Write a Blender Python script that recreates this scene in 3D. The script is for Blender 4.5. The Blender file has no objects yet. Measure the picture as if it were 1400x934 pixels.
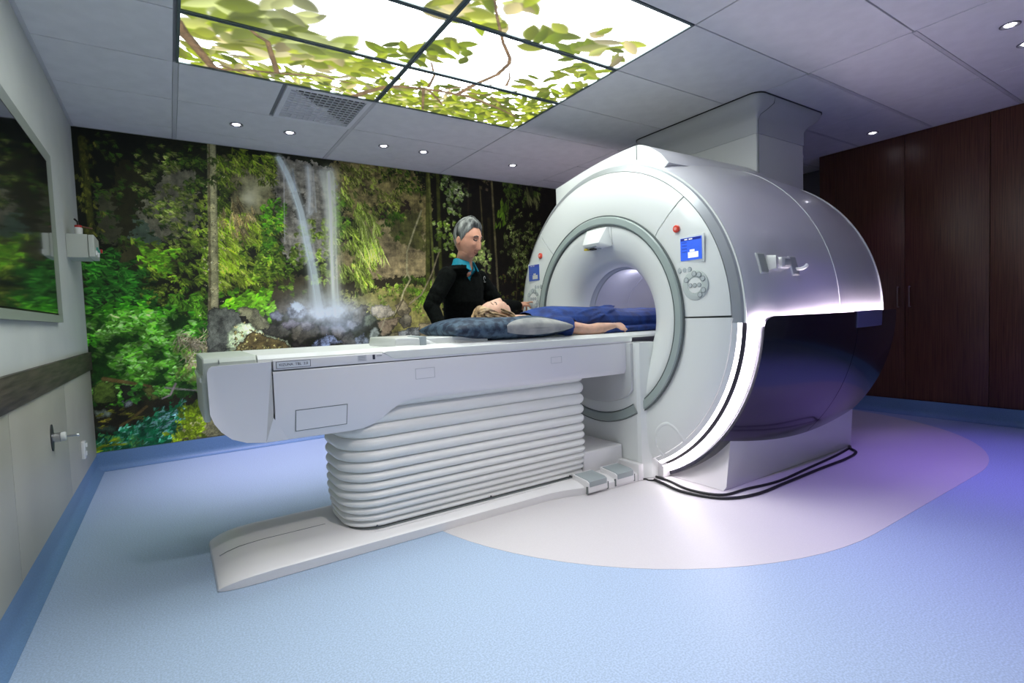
import bpy, bmesh, math, random
import numpy as np
from mathutils import Vector, Matrix
random.seed(7); rng = np.random.default_rng(11)
PI = math.pi
SC = bpy.context.scene
COL = SC.collection

# ------------------------------------------------------------------ camera
def make_camera():
    f_px, yaw, pitch, roll = 708.93, 0.5816, -0.0485, -0.0383
    cy, sy = math.cos(yaw), math.sin(yaw)
    f = Vector((sy*math.cos(pitch), cy*math.cos(pitch), math.sin(pitch)))
    r = Vector((cy, -sy, 0)); u = r.cross(f)
    c, s = math.cos(roll), math.sin(roll)
    r2, u2 = c*r+s*u, -s*r+c*u
    cam = bpy.data.cameras.new('camera'); cam.sensor_width = 36; cam.lens = f_px*36/1400
    cam.clip_start = .05; cam.clip_end = 100
    o = bpy.data.objects.new('camera', cam); COL.objects.link(o)
    M = Matrix(((r2.x, u2.x, -f.x, .5402), (r2.y, u2.y, -f.y, -5.1427), (r2.z, u2.z, -f.z, 1.0866), (0, 0, 0, 1)))
    o.matrix_world = M
    SC.camera = o
make_camera()

# ------------------------------------------------------------------ world, exposure
wd = bpy.data.worlds.new('world'); SC.world = wd; wd.use_nodes = True
wd.node_tree.nodes['Background'].inputs[0].default_value = (.5, .55, .7, 1)
wd.node_tree.nodes['Background'].inputs[1].default_value = 0.05
SC.view_settings.view_transform = 'Standard'; SC.view_settings.look = 'None'
SC.view_settings.exposure = 0.55; SC.view_settings.gamma = 1.0; SC.view_settings.use_curve_mapping = False

PANEL_GAIN = 6.5          # radiance of a white spot on the backlit ceiling panels
SPOT_W = 26.0             # watts of each small ceiling downlight
LED_GAIN = 6.0           # radiance of the light strip beside the scanner's dark panel
FILL_GAIN = 1.0           # radiance of the added fill panel behind the viewpoint
MURAL_GAIN = 1.35         # albedo scale of the mural print

def spot(x, y, z, power, col, ang=72, blend=1.0, size=.03, rot=(0, 0, 0)):
    l = bpy.data.lights.new('downlight_beam', 'SPOT'); l.energy = power; l.color = col
    l.spot_size = math.radians(ang); l.spot_blend = blend; l.shadow_soft_size = size
    o = bpy.data.objects.new('downlight_beam', l); o.location = (x, y, z); o.rotation_euler = rot; COL.objects.link(o)

CEIL = 2.6545
# downlights of the ceiling: x, y, colour, strength
VIO = (.36, .22, 1.0); LAV = (.80, .70, 1.0); WHT = (1.0, .95, .93)
DOWN = [(1.063, -.575, LAV, 4.0, 58), (1.451, -.575, LAV, 3.0, 58), (2.233, -.60, LAV, 1.0, 80), (2.617, -.60, WHT, 1.2, 80), (3.613, -.61, VIO, .8, 80),
        (6.073, -2.936, VIO, .5, 60), (4.684, -4.193, VIO, .8, 60), (5.078, -4.18, VIO, 4.0, 56), (1.45, -4.19, WHT, 5.2, 98), (3.75, -4.3, VIO, 3.0, 70), (2.62, -4.25, VIO, 1.0, 66)]
for _x, _y, _c, _s, _a in DOWN:
    spot(_x, _y, CEIL-.02, SPOT_W*_s, _c, _a)

# ------------------------------------------------------------------ helpers
def mat(name, col, rough=.5, metal=0, spec=.5, coat=0, emit=None, estr=0, trans=0, sheen=0, alpha=None, ior=None):
    m = bpy.data.materials.new(name); m.use_nodes = True
    p = m.node_tree.nodes['Principled BSDF']
    p.inputs['Base Color'].default_value = (*col, 1); p.inputs['Roughness'].default_value = rough
    p.inputs['Metallic'].default_value = metal; p.inputs['Specular IOR Level'].default_value = spec
    p.inputs['Coat Weight'].default_value = coat; p.inputs['Coat Roughness'].default_value = .08
    p.inputs['Transmission Weight'].default_value = trans; p.inputs['Sheen Weight'].default_value = sheen
    if ior: p.inputs['IOR'].default_value = ior
    if emit: p.inputs['Emission Color'].default_value = (*emit, 1); p.inputs['Emission Strength'].default_value = estr
    return m
def sr(r, g, b):
    f = lambda c: (c/255/12.92 if c/255 <= .04045 else ((c/255+.055)/1.055)**2.4)
    return (f(r), f(g), f(b))
def noisy(m, scale, c1, c2, stretch=(1, 1, 1), bump=0, detail=4, bscale=None, lo=.35, hi=.65, bdist=.002):
    """procedural two-colour noise (object coordinates) with optional bump"""
    nt = m.node_tree; n = nt.nodes; p = n['Principled BSDF']
    tc = n.new('ShaderNodeTexCoord'); mp = n.new('ShaderNodeMapping'); mp.inputs['Scale'].default_value = stretch
    nz = n.new('ShaderNodeTexNoise'); nz.inputs['Scale'].default_value = scale; nz.inputs['Detail'].default_value = detail
    cr = n.new('ShaderNodeValToRGB'); cr.color_ramp.elements[0].position = lo; cr.color_ramp.elements[1].position = hi
    cr.color_ramp.elements[0].color = (*c1, 1); cr.color_ramp.elements[1].color = (*c2, 1)
    L = nt.links.new
    L(tc.outputs['Object'], mp.inputs['Vector']); L(mp.outputs[0], nz.inputs['Vector']); L(nz.outputs['Fac'], cr.inputs[0]); L(cr.outputs[0], p.inputs['Base Color'])
    if bump:
        n2 = n.new('ShaderNodeTexNoise'); n2.inputs['Scale'].default_value = bscale or scale; n2.inputs['Detail'].default_value = 5
        b = n.new('ShaderNodeBump'); b.inputs['Strength'].default_value = bump; b.inputs['Distance'].default_value = bdist
        L(mp.outputs[0], n2.inputs['Vector']); L(n2.outputs['Fac'], b.inputs['Height']); L(b.outputs[0], p.inputs['Normal'])
    return m

def finish(me, smooth=30):
    if smooth is not None:
        me.shade_smooth(); me.set_sharp_from_angle(angle=math.radians(smooth))
def link(name, me, parent=None, loc=None, label=None, cat=None, group=None, kind=None):
    o = bpy.data.objects.new(name, me); COL.objects.link(o)
    if parent is not None:
        o.parent = parent
        p = parent; off = Vector((0, 0, 0))
        while p is not None: off += Vector(p.location); p = p.parent
        if loc is None: o.location = -off
        else: o.location = Vector(loc)-off
    elif loc is not None: o.location = loc
    if label: o['label'] = label
    if cat: o['category'] = cat
    if group: o['group'] = group
    if kind: o['kind'] = kind
    return o
def thing(name, label, cat, loc=(0, 0, 0), group=None):
    o = bpy.data.objects.new(name, None); o.empty_display_size = .1; o.location = loc; COL.objects.link(o)
    o['label'] = label; o['category'] = cat
    if group: o['group'] = group
    return o
def mesh(name, v, f, m, smooth=30, mats=None):
    me = bpy.data.meshes.new(name); me.from_pydata([tuple(map(float, a)) for a in v], [], f); me.update()
    for q in (mats or [m]): me.materials.append(q)
    finish(me, smooth); return me
def frombm(name, bm, m, smooth=30):
    bmesh.ops.recalc_face_normals(bm, faces=bm.faces[:])
    me = bpy.data.meshes.new(name); bm.to_mesh(me); bm.free(); me.materials.append(m); finish(me, smooth); return me
def part(name, me, parent, **k): return link(name, me, parent, **k)
def bmbox(bm, x0, x1, y0, y1, z0, z1, bev=0, seg=2):
    vs = [bm.verts.new(p) for p in [(x0, y0, z0), (x1, y0, z0), (x1, y1, z0), (x0, y1, z0), (x0, y0, z1), (x1, y0, z1), (x1, y1, z1), (x0, y1, z1)]]
    fs = [bm.faces.new([vs[i] for i in q]) for q in [(0, 3, 2, 1), (4, 5, 6, 7), (0, 1, 5, 4), (1, 2, 6, 5), (2, 3, 7, 6), (3, 0, 4, 7)]]
    if bev:
        es = list({e for f in fs for e in f.edges})
        bmesh.ops.bevel(bm, geom=es, offset=bev, segments=seg, profile=.6, affect='EDGES')
def boxm(name, x0, x1, y0, y1, z0, z1, m, bev=.002, seg=2):
    bm = bmesh.new(); bmbox(bm, x0, x1, y0, y1, z0, z1, bev, seg); return frombm(name, bm, m)
def prism(name, poly, axis, a, b, m, bev=0, seg=2, smooth=30):
    """extrude a 2D polygon: axis 'y' -> poly is (x,z), axis 'x' -> (y,z), axis 'z' -> (x,y)"""
    def P(p, t): return (p[0], t, p[1]) if axis == 'y' else ((t, p[0], p[1]) if axis == 'x' else (p[0], p[1], t))
    bm = bmesh.new(); A = [bm.verts.new(P(p, a)) for p in poly]; B = [bm.verts.new(P(p, b)) for p in poly]
    n = len(poly); f1 = bm.faces.new(A); f2 = bm.faces.new(B[::-1])
    for i in range(n): bm.faces.new((A[i], B[i], B[(i+1) % n], A[(i+1) % n]))
    bmesh.ops.recalc_face_normals(bm, faces=bm.faces[:])
    if bev:
        es = list(set(list(f1.edges)+list(f2.edges)))
        bmesh.ops.bevel(bm, geom=es, offset=bev, segments=seg, profile=.6, affect='EDGES')
    return frombm(name, bm, m, smooth)
YC, ZC = -2.43, 1.04         # bore axis of the scanner (runs along x)
def revolve(name, prof, t0, t1, m, n=64, yc=YC, zc=ZC, smooth=30, closed=False, ends=False):
    """revolve (x, r) profile about the x axis; angle t in degrees, 0 = towards -y (the near side), 90 = up"""
    full = abs((t1-t0)-360) < 1e-6
    v = []; f = []; k = len(prof); steps = n if full else n+1
    for i in range(steps):
        t = math.radians(t0+(t1-t0)*i/n)
        for x, r in prof: v.append((x, yc-r*math.cos(t), zc+r*math.sin(t)))
    for i in range(n):
        a, b = i*k, ((i+1) % steps)*k
        for j in range(k if closed else k-1): f.append((a+j, b+j, b+(j+1) % k, a+(j+1) % k))
    if ends and not full:
        f.append(tuple(range(k))[::-1]); f.append(tuple((steps-1)*k+j for j in range(k)))
    me = bpy.data.meshes.new(name); me.from_pydata(v, [], f); me.materials.append(m)
    bm = bmesh.new(); bm.from_mesh(me); bmesh.ops.recalc_face_normals(bm, faces=bm.faces[:]); bm.to_mesh(me); bm.free()
    finish(me, smooth); return me
def tube(name, pts, r, m, n=10, caps=True, rads=None, flat=None):
    P = [Vector(p) for p in pts]; bm = bmesh.new(); rings = []
    for i, p in enumerate(P):
        d = (P[min(i+1, len(P)-1)]-P[max(i-1, 0)]).normalized()
        up = Vector((0, 0, 1)) if abs(d.z) < .95 else Vector((1, 0, 0))
        a = d.cross(up).normalized(); b = a.cross(d).normalized()
        q = rads[i] if rads else r
        rings.append([bm.verts.new(p+a*q*math.cos(2*PI*j/n)+b*q*(flat or 1)*math.sin(2*PI*j/n)) for j in range(n)])
    for A, B in zip(rings, rings[1:]):
        for j in range(n): bm.faces.new((A[j], A[(j+1) % n], B[(j+1) % n], B[j]))
    if caps: bm.faces.new(rings[0]); bm.faces.new(rings[-1][::-1])
    return frombm(name, bm, m, 50)
def smoothpts(pts, k=6):
    P = [Vector(p) for p in pts]; out = []
    for i in range(len(P)-1):
        p0, p1, p2, p3 = P[max(i-1, 0)], P[i], P[i+1], P[min(i+2, len(P)-1)]
        for j in range(k):
            t = j/k; out.append(.5*((2*p1)+(-p0+p2)*t+(2*p0-5*p1+4*p2-p3)*t*t+(-p0+3*p1-3*p2+p3)*t**3))
    out.append(P[-1]); return out
def disc(name, r, h, m, n=24, bev=.0):
    """short cylinder along -x (front) centred on the origin"""
    prof = [(0, 0), (0, r), (-h+bev, r), (-h, r-bev), (-h, 0)] if bev else [(0, 0), (0, r), (-h, r), (-h, 0)]
    return revolve(name, prof, 0, 360, m, n, 0, 0)
def text(name, s, size, m, R, loc, parent, ext=.0006):
    c = bpy.data.curves.new(name, 'FONT'); c.body = s; c.size = size; c.extrude = ext; c.align_x = 'CENTER'; c.align_y = 'CENTER'
    o = bpy.data.objects.new(name, c); me = bpy.data.meshes.new_from_object(o); bpy.data.objects.remove(o)
    me.transform(R); me.materials.append(m) if not me.materials else me.materials.__setitem__(0, m)
    return link(name, me, parent, loc=loc)

# ------------------------------------------------------------------ printed pictures (mural, backlit ceiling): painted in numpy, carried as a colour attribute
class Canvas:
    def __init__(s, u0, u1, v0, v1, res, bg):
        s.u0, s.v0, s.res = u0, v0, res
        s.w = int(round((u1-u0)/res))+1; s.h = int(round((v1-v0)/res))+1
        s.u1, s.v1 = u1, v1
        s.du = (u1-u0)/(s.w-1); s.dv = (v1-v0)/(s.h-1)
        s.C = np.empty((s.h, s.w, 3), np.float32); s.C[:] = bg
        s.n1 = s.fn(40); s.n2 = s.fn(9); s.n4 = s.fn(26); s.n3 = rng.random((s.h, s.w)).astype(np.float32)-.5
        s.jx = s.fn(6)*.07; s.jy = s.fn(6)*.07
        s.st = s.fn(3, (14, 1)); s.hs = s.fn(3, (1, 9))
    def fn(s, cell, aniso=(1, 1)):
        out = np.zeros((s.h, s.w), np.float32); amp = 1; tot = 0
        for o in range(4):
            ch, cw = max(cell*aniso[0]/2**o, 1), max(cell*aniso[1]/2**o, 1)
            gh, gw = int(s.h/ch)+3, int(s.w/cw)+3
            g = rng.random((gh, gw)).astype(np.float32)-.5
            yy = np.arange(s.h)/ch; xx = np.arange(s.w)/cw
            y0 = yy.astype(int); x0 = xx.astype(int); fy = (yy-y0)[:, None]; fx = (xx-x0)[None, :]
            fy = fy*fy*(3-2*fy); fx = fx*fx*(3-2*fx)
            a = g[y0][:, x0]; b = g[y0][:, x0+1]; c = g[y0+1][:, x0]; d = g[y0+1][:, x0+1]
            out += amp*((a*(1-fx)+b*fx)*(1-fy)+(c*(1-fx)+d*fx)*fy); tot += amp; amp *= .6
        return out/tot*1.8
    def win(s, a, b, c, d):
        i0 = max(0, int((c-s.v0)/s.dv)); i1 = min(s.h, int((d-s.v0)/s.dv)+2); j0 = max(0, int((a-s.u0)/s.du)); j1 = min(s.w, int((b-s.u0)/s.du)+2)
        if i1 <= i0 or j1 <= j0: return None
        U = s.u0+np.arange(j0, j1)*s.du; V = s.v0+np.arange(i0, i1)*s.dv
        return slice(i0, i1), slice(j0, j1), U[None, :], V[:, None]
    def poly(s, pts, jit=1.0):
        a = np.array(pts); w = s.win(a[:, 0].min()-.06, a[:, 0].max()+.06, a[:, 1].min()-.06, a[:, 1].max()+.06)
        if w is None: return None
        I, J, U, V = w; U = U+s.jx[I, J]*jit; V = V+s.jy[I, J]*jit
        ins = np.zeros(U.shape, bool); n = len(pts)
        for k in range(n):
            x1, y1 = pts[k]; x2, y2 = pts[(k+1) % n]
            if y1 == y2: continue
            c = ((y1 > V) != (y2 > V)) & (U < (x2-x1)*(V-y1)/(y2-y1)+x1); ins ^= c
        return I, J, U, V, ins
    def blend(s, I, J, m, col):
        m = m[..., None]; s.C[I, J] = s.C[I, J]*(1-m)+col*m
    def do(s, f):
        getattr(s, 'k_'+f[0])(*f[1:])
    def k_fill(s, pts, col, k):
        r = s.poly(pts)
        if r is None: return
        I, J, U, V, m = r; s.blend(I, J, m.astype(np.float32), np.array(col)*(1+k*14*s.n2[I, J]+6*k*s.n3[I, J])[..., None])
    def k_rock(s, pts, col, k):
        r = s.poly(pts)
        if r is None: return
        I, J, U, V, m = r
        t = 1+k*(5.5*s.n1[I, J]*.6+5*s.n2[I, J]+1.8*s.n3[I, J]+1.8*s.st[I, J]+1.6*s.hs[I, J])
        s.blend(I, J, m.astype(np.float32), np.array(col)*np.clip(t, .25, 1.8)[..., None])
    def k_boulder(s, pts, col, k):
        r = s.poly(pts, .35)
        if r is None: return
        I, J, U, V, m = r; a = np.array(pts); c = a.mean(0); e = (a.max(0)-a.min(0))/2+1e-6
        q = 5+int(e.sum()*8); S = a.min(0)+rng.random((q, 2))*(a.max(0)-a.min(0)); b = rng.normal(0, k*1.1, q)+ (S[:, 1]-c[1])/e[1]*.16
        D = (U[..., None]-S[:, 0])**2+(V[..., None]-S[:, 1])**2; near = D.argmin(-1); D.sort(-1)
        edge = (np.sqrt(D[..., 1])-np.sqrt(D[..., 0])) < .006
        t = 1+b[near]+k*(4*s.n2[I, J]+2.2*s.n3[I, J])-edge*.10
        er = m & np.roll(m, 2, 0) & np.roll(m, -2, 0) & np.roll(m, 2, 1) & np.roll(m, -2, 1)
        t = np.where(er, t, t*.68)
        s.blend(I, J, m.astype(np.float32), np.array(col)*np.clip(t, .15, 1.7)[..., None])
    def inside(s, pts, n):
        a = np.array(pts); lo, hi = a.min(0), a.max(0); out = []; m = len(pts)
        P = lo+rng.random((n*5, 2))*(hi-lo); ins = np.zeros(len(P), bool)
        for k in range(m):
            x1, y1 = pts[k]; x2, y2 = pts[(k+1) % m]
            if y1 == y2: continue
            ins ^= ((y1 > P[:, 1]) != (y2 > P[:, 1])) & (P[:, 0] < (x2-x1)*(P[:, 1]-y1)/(y2-y1)+x1)
        return P[ins][:n]
    def k_leaf(s, pts, n, ln, wd, ang, spr, cols, soft=.9):
        cols = np.array(cols); can = soft > .93
        if ln*wd < .0032 and not can:       # clumped foliage: fans of leaves growing from shared points, gaps left between
            fan = 5; A = s.inside(pts, max(4, int(n/fan*1.5))); A = A+rng.normal(0, .035, A.shape)
            ii = np.clip(((A[:, 1]-s.v0)/s.dv).astype(int), 0, s.h-1); jj = np.clip(((A[:, 0]-s.u0)/s.du).astype(int), 0, s.w-1)
            dens = s.n4[ii, jj]; A = A[dens > -.22][:max(3, n//fan)]; P = []; 
            for x, y in A:
                b = rng.normal(0, spr*.6); tone = 1+rng.normal(0, .10)
                for q in range(fan):
                    t = ang+b+(q-(fan-1)/2)*spr*.5+rng.normal(0, 5); r_ = ln*.42; P.append((x+r_*math.cos(math.radians(t))+rng.normal(0, .004), y+r_*math.sin(math.radians(t)), t, tone))
        else: P = [(x, y, ang+rng.normal(0, spr), 1) for x, y in s.inside(pts, n)]
        for x, y, t, tone in P:
            t = math.radians(t)
            L = ln*rng.uniform(.5, 1.25)/2; W = max(wd*rng.uniform(.6, 1.2)/2, s.du*.6); ca, sa = math.cos(t), math.sin(t)
            w = s.win(x-L, x+L, y-L, y+L)
            if w is None: continue
            I, J, U, V = w; du = U-x; dv = V-y
            a = (du*ca+dv*sa)/L; b = (-du*sa+dv*ca)/W
            m = np.clip((1-a*a-np.abs(b))*3, 0, soft)
            ci = min(s.h-1, max(0, int((y-s.v0)/s.dv))); cj = min(s.w-1, max(0, int((x-s.u0)/s.du)))
            c = cols[rng.integers(len(cols))]*rng.uniform(.65, 1.2)*tone*(1 if can or s.n4 is None else 1+1.1*s.n4[ci, cj])
            s.blend(I, J, m, c*(1+.18*b)[..., None])
    def k_speck(s, pts, n, sz, cols): s.k_leaf(pts, n, sz, sz*.8, 0, 90, cols)
    def seg(s, pts, w0, w1):
        a = np.array(pts); W = max(w0, w1)*1.6; w = s.win(a[:, 0].min()-W, a[:, 0].max()+W, a[:, 1].min()-W, a[:, 1].max()+W)
        if w is None: return None
        I, J, U, V = w; sh = (V+U*0).shape; best = np.full(sh, 9.0); T = np.zeros(sh); S = np.zeros(sh); n = len(pts)-1
        for k in range(n):
            p, q = a[k], a[k+1]; d = q-p; L2 = (d*d).sum()+1e-9
            t = np.clip(((U-p[0])*d[0]+(V-p[1])*d[1])/L2, 0, 1); dx = U-p[0]-t*d[0]; dy = V-p[1]-t*d[1]
            D = np.sqrt(dx*dx+dy*dy)/(w0+(w1-w0)*(k+t)/n)*2; sg = np.sign(d[0]*dy-d[1]*dx)
            c = D < best; best = np.where(c, D, best); T = np.where(c, (k+t)/n, T); S = np.where(c, sg*D, S)
        return I, J, best, T, S
    def k_stroke(s, pts, w0, w1, col, al):
        r = s.seg(pts, w0, w1)
        if r is None: return
        I, J, D, T, S = r
        s.blend(I, J, np.clip((1.08-D)*4, 0, 1)*al, np.array(col)*(1.02-.28*S*S+.45*s.n2[I, J]+.25*s.n3[I, J])[..., None])
    def k_water(s, pts, w0, w1, col, al):
        r = s.seg(pts, w0, w1)
        if r is None: return
        I, J, D, T, S = r
        m = np.exp(-(D/.85)**2*1.3)*al*(1+.9*np.interp(S, np.linspace(-2, 2, 33), rng.normal(0, .25, 33)))
        s.blend(I, J, np.clip(m, 0, 1), np.array(col)*(1+0*S)[..., None])
    def k_glow(s, pts, rx, rz, col, al):
        x, y = pts[0]; w = s.win(x-2*rx, x+2*rx, y-2*rz, y+2*rz)
        if w is None: return
        I, J, U, V = w; m = np.exp(-((U-x)/rx)**2*1.2-((V-y)/rz)**2*1.2)*al*(1+.5*s.n2[I, J]); s.blend(I, J, np.clip(m, 0, 1), np.array(col)+0*U[..., None]+0*V[..., None])
    def grid_mesh(s, name, fn, m, gain=1.0, lin=None):
        """dense flat grid; every vertex carries its printed colour"""
        h, w = s.h, s.w
        uu, vv = np.meshgrid(s.u0+np.arange(w)*s.du, s.v0+np.arange(h)*s.dv)
        co = fn(uu.ravel(), vv.ravel()).astype(np.float32)
        idx = np.arange(h*w, dtype=np.int32).reshape(h, w)
        q = np.stack([idx[:-1, :-1], idx[:-1, 1:], idx[1:, 1:], idx[1:, :-1]], -1).reshape(-1, 4)
        me = bpy.data.meshes.new(name); me.vertices.add(h*w); me.vertices.foreach_set('co', co.ravel())
        me.loops.add(q.size); me.loops.foreach_set('vertex_index', q.ravel())
        me.polygons.add(len(q)); me.polygons.foreach_set('loop_start', np.arange(0, q.size, 4, dtype=np.int32))
        me.update(calc_edges=True)
        c = np.clip(s.C, 0, 1); c = np.where(c <= .04045, c/12.92, ((c+.055)/1.055)**2.4) if lin is None else lin(c)
        at = me.color_attributes.new('print', 'FLOAT_COLOR', 'POINT')
        rgba = np.ones((h*w, 4), np.float32); rgba[:, :3] = (c*gain).reshape(-1, 3); at.data.foreach_set('color', rgba.ravel())
        me.materials.append(m); return me
def print_mat(name, rough=.45, emit=0):
    m = mat(name, (.5, .5, .5), rough, spec=.3); n = m.node_tree.nodes; a = n.new('ShaderNodeAttribute'); a.attribute_name = 'print'
    p = n['Principled BSDF']
    if emit:
        m.node_tree.links.new(a.outputs['Color'], p.inputs['Emission Color']); p.inputs['Emission Strength'].default_value = emit; p.inputs['Base Color'].default_value = (.1, .1, .1, 1)
    else: m.node_tree.links.new(a.outputs['Color'], p.inputs['Base Color'])
    return m

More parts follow.
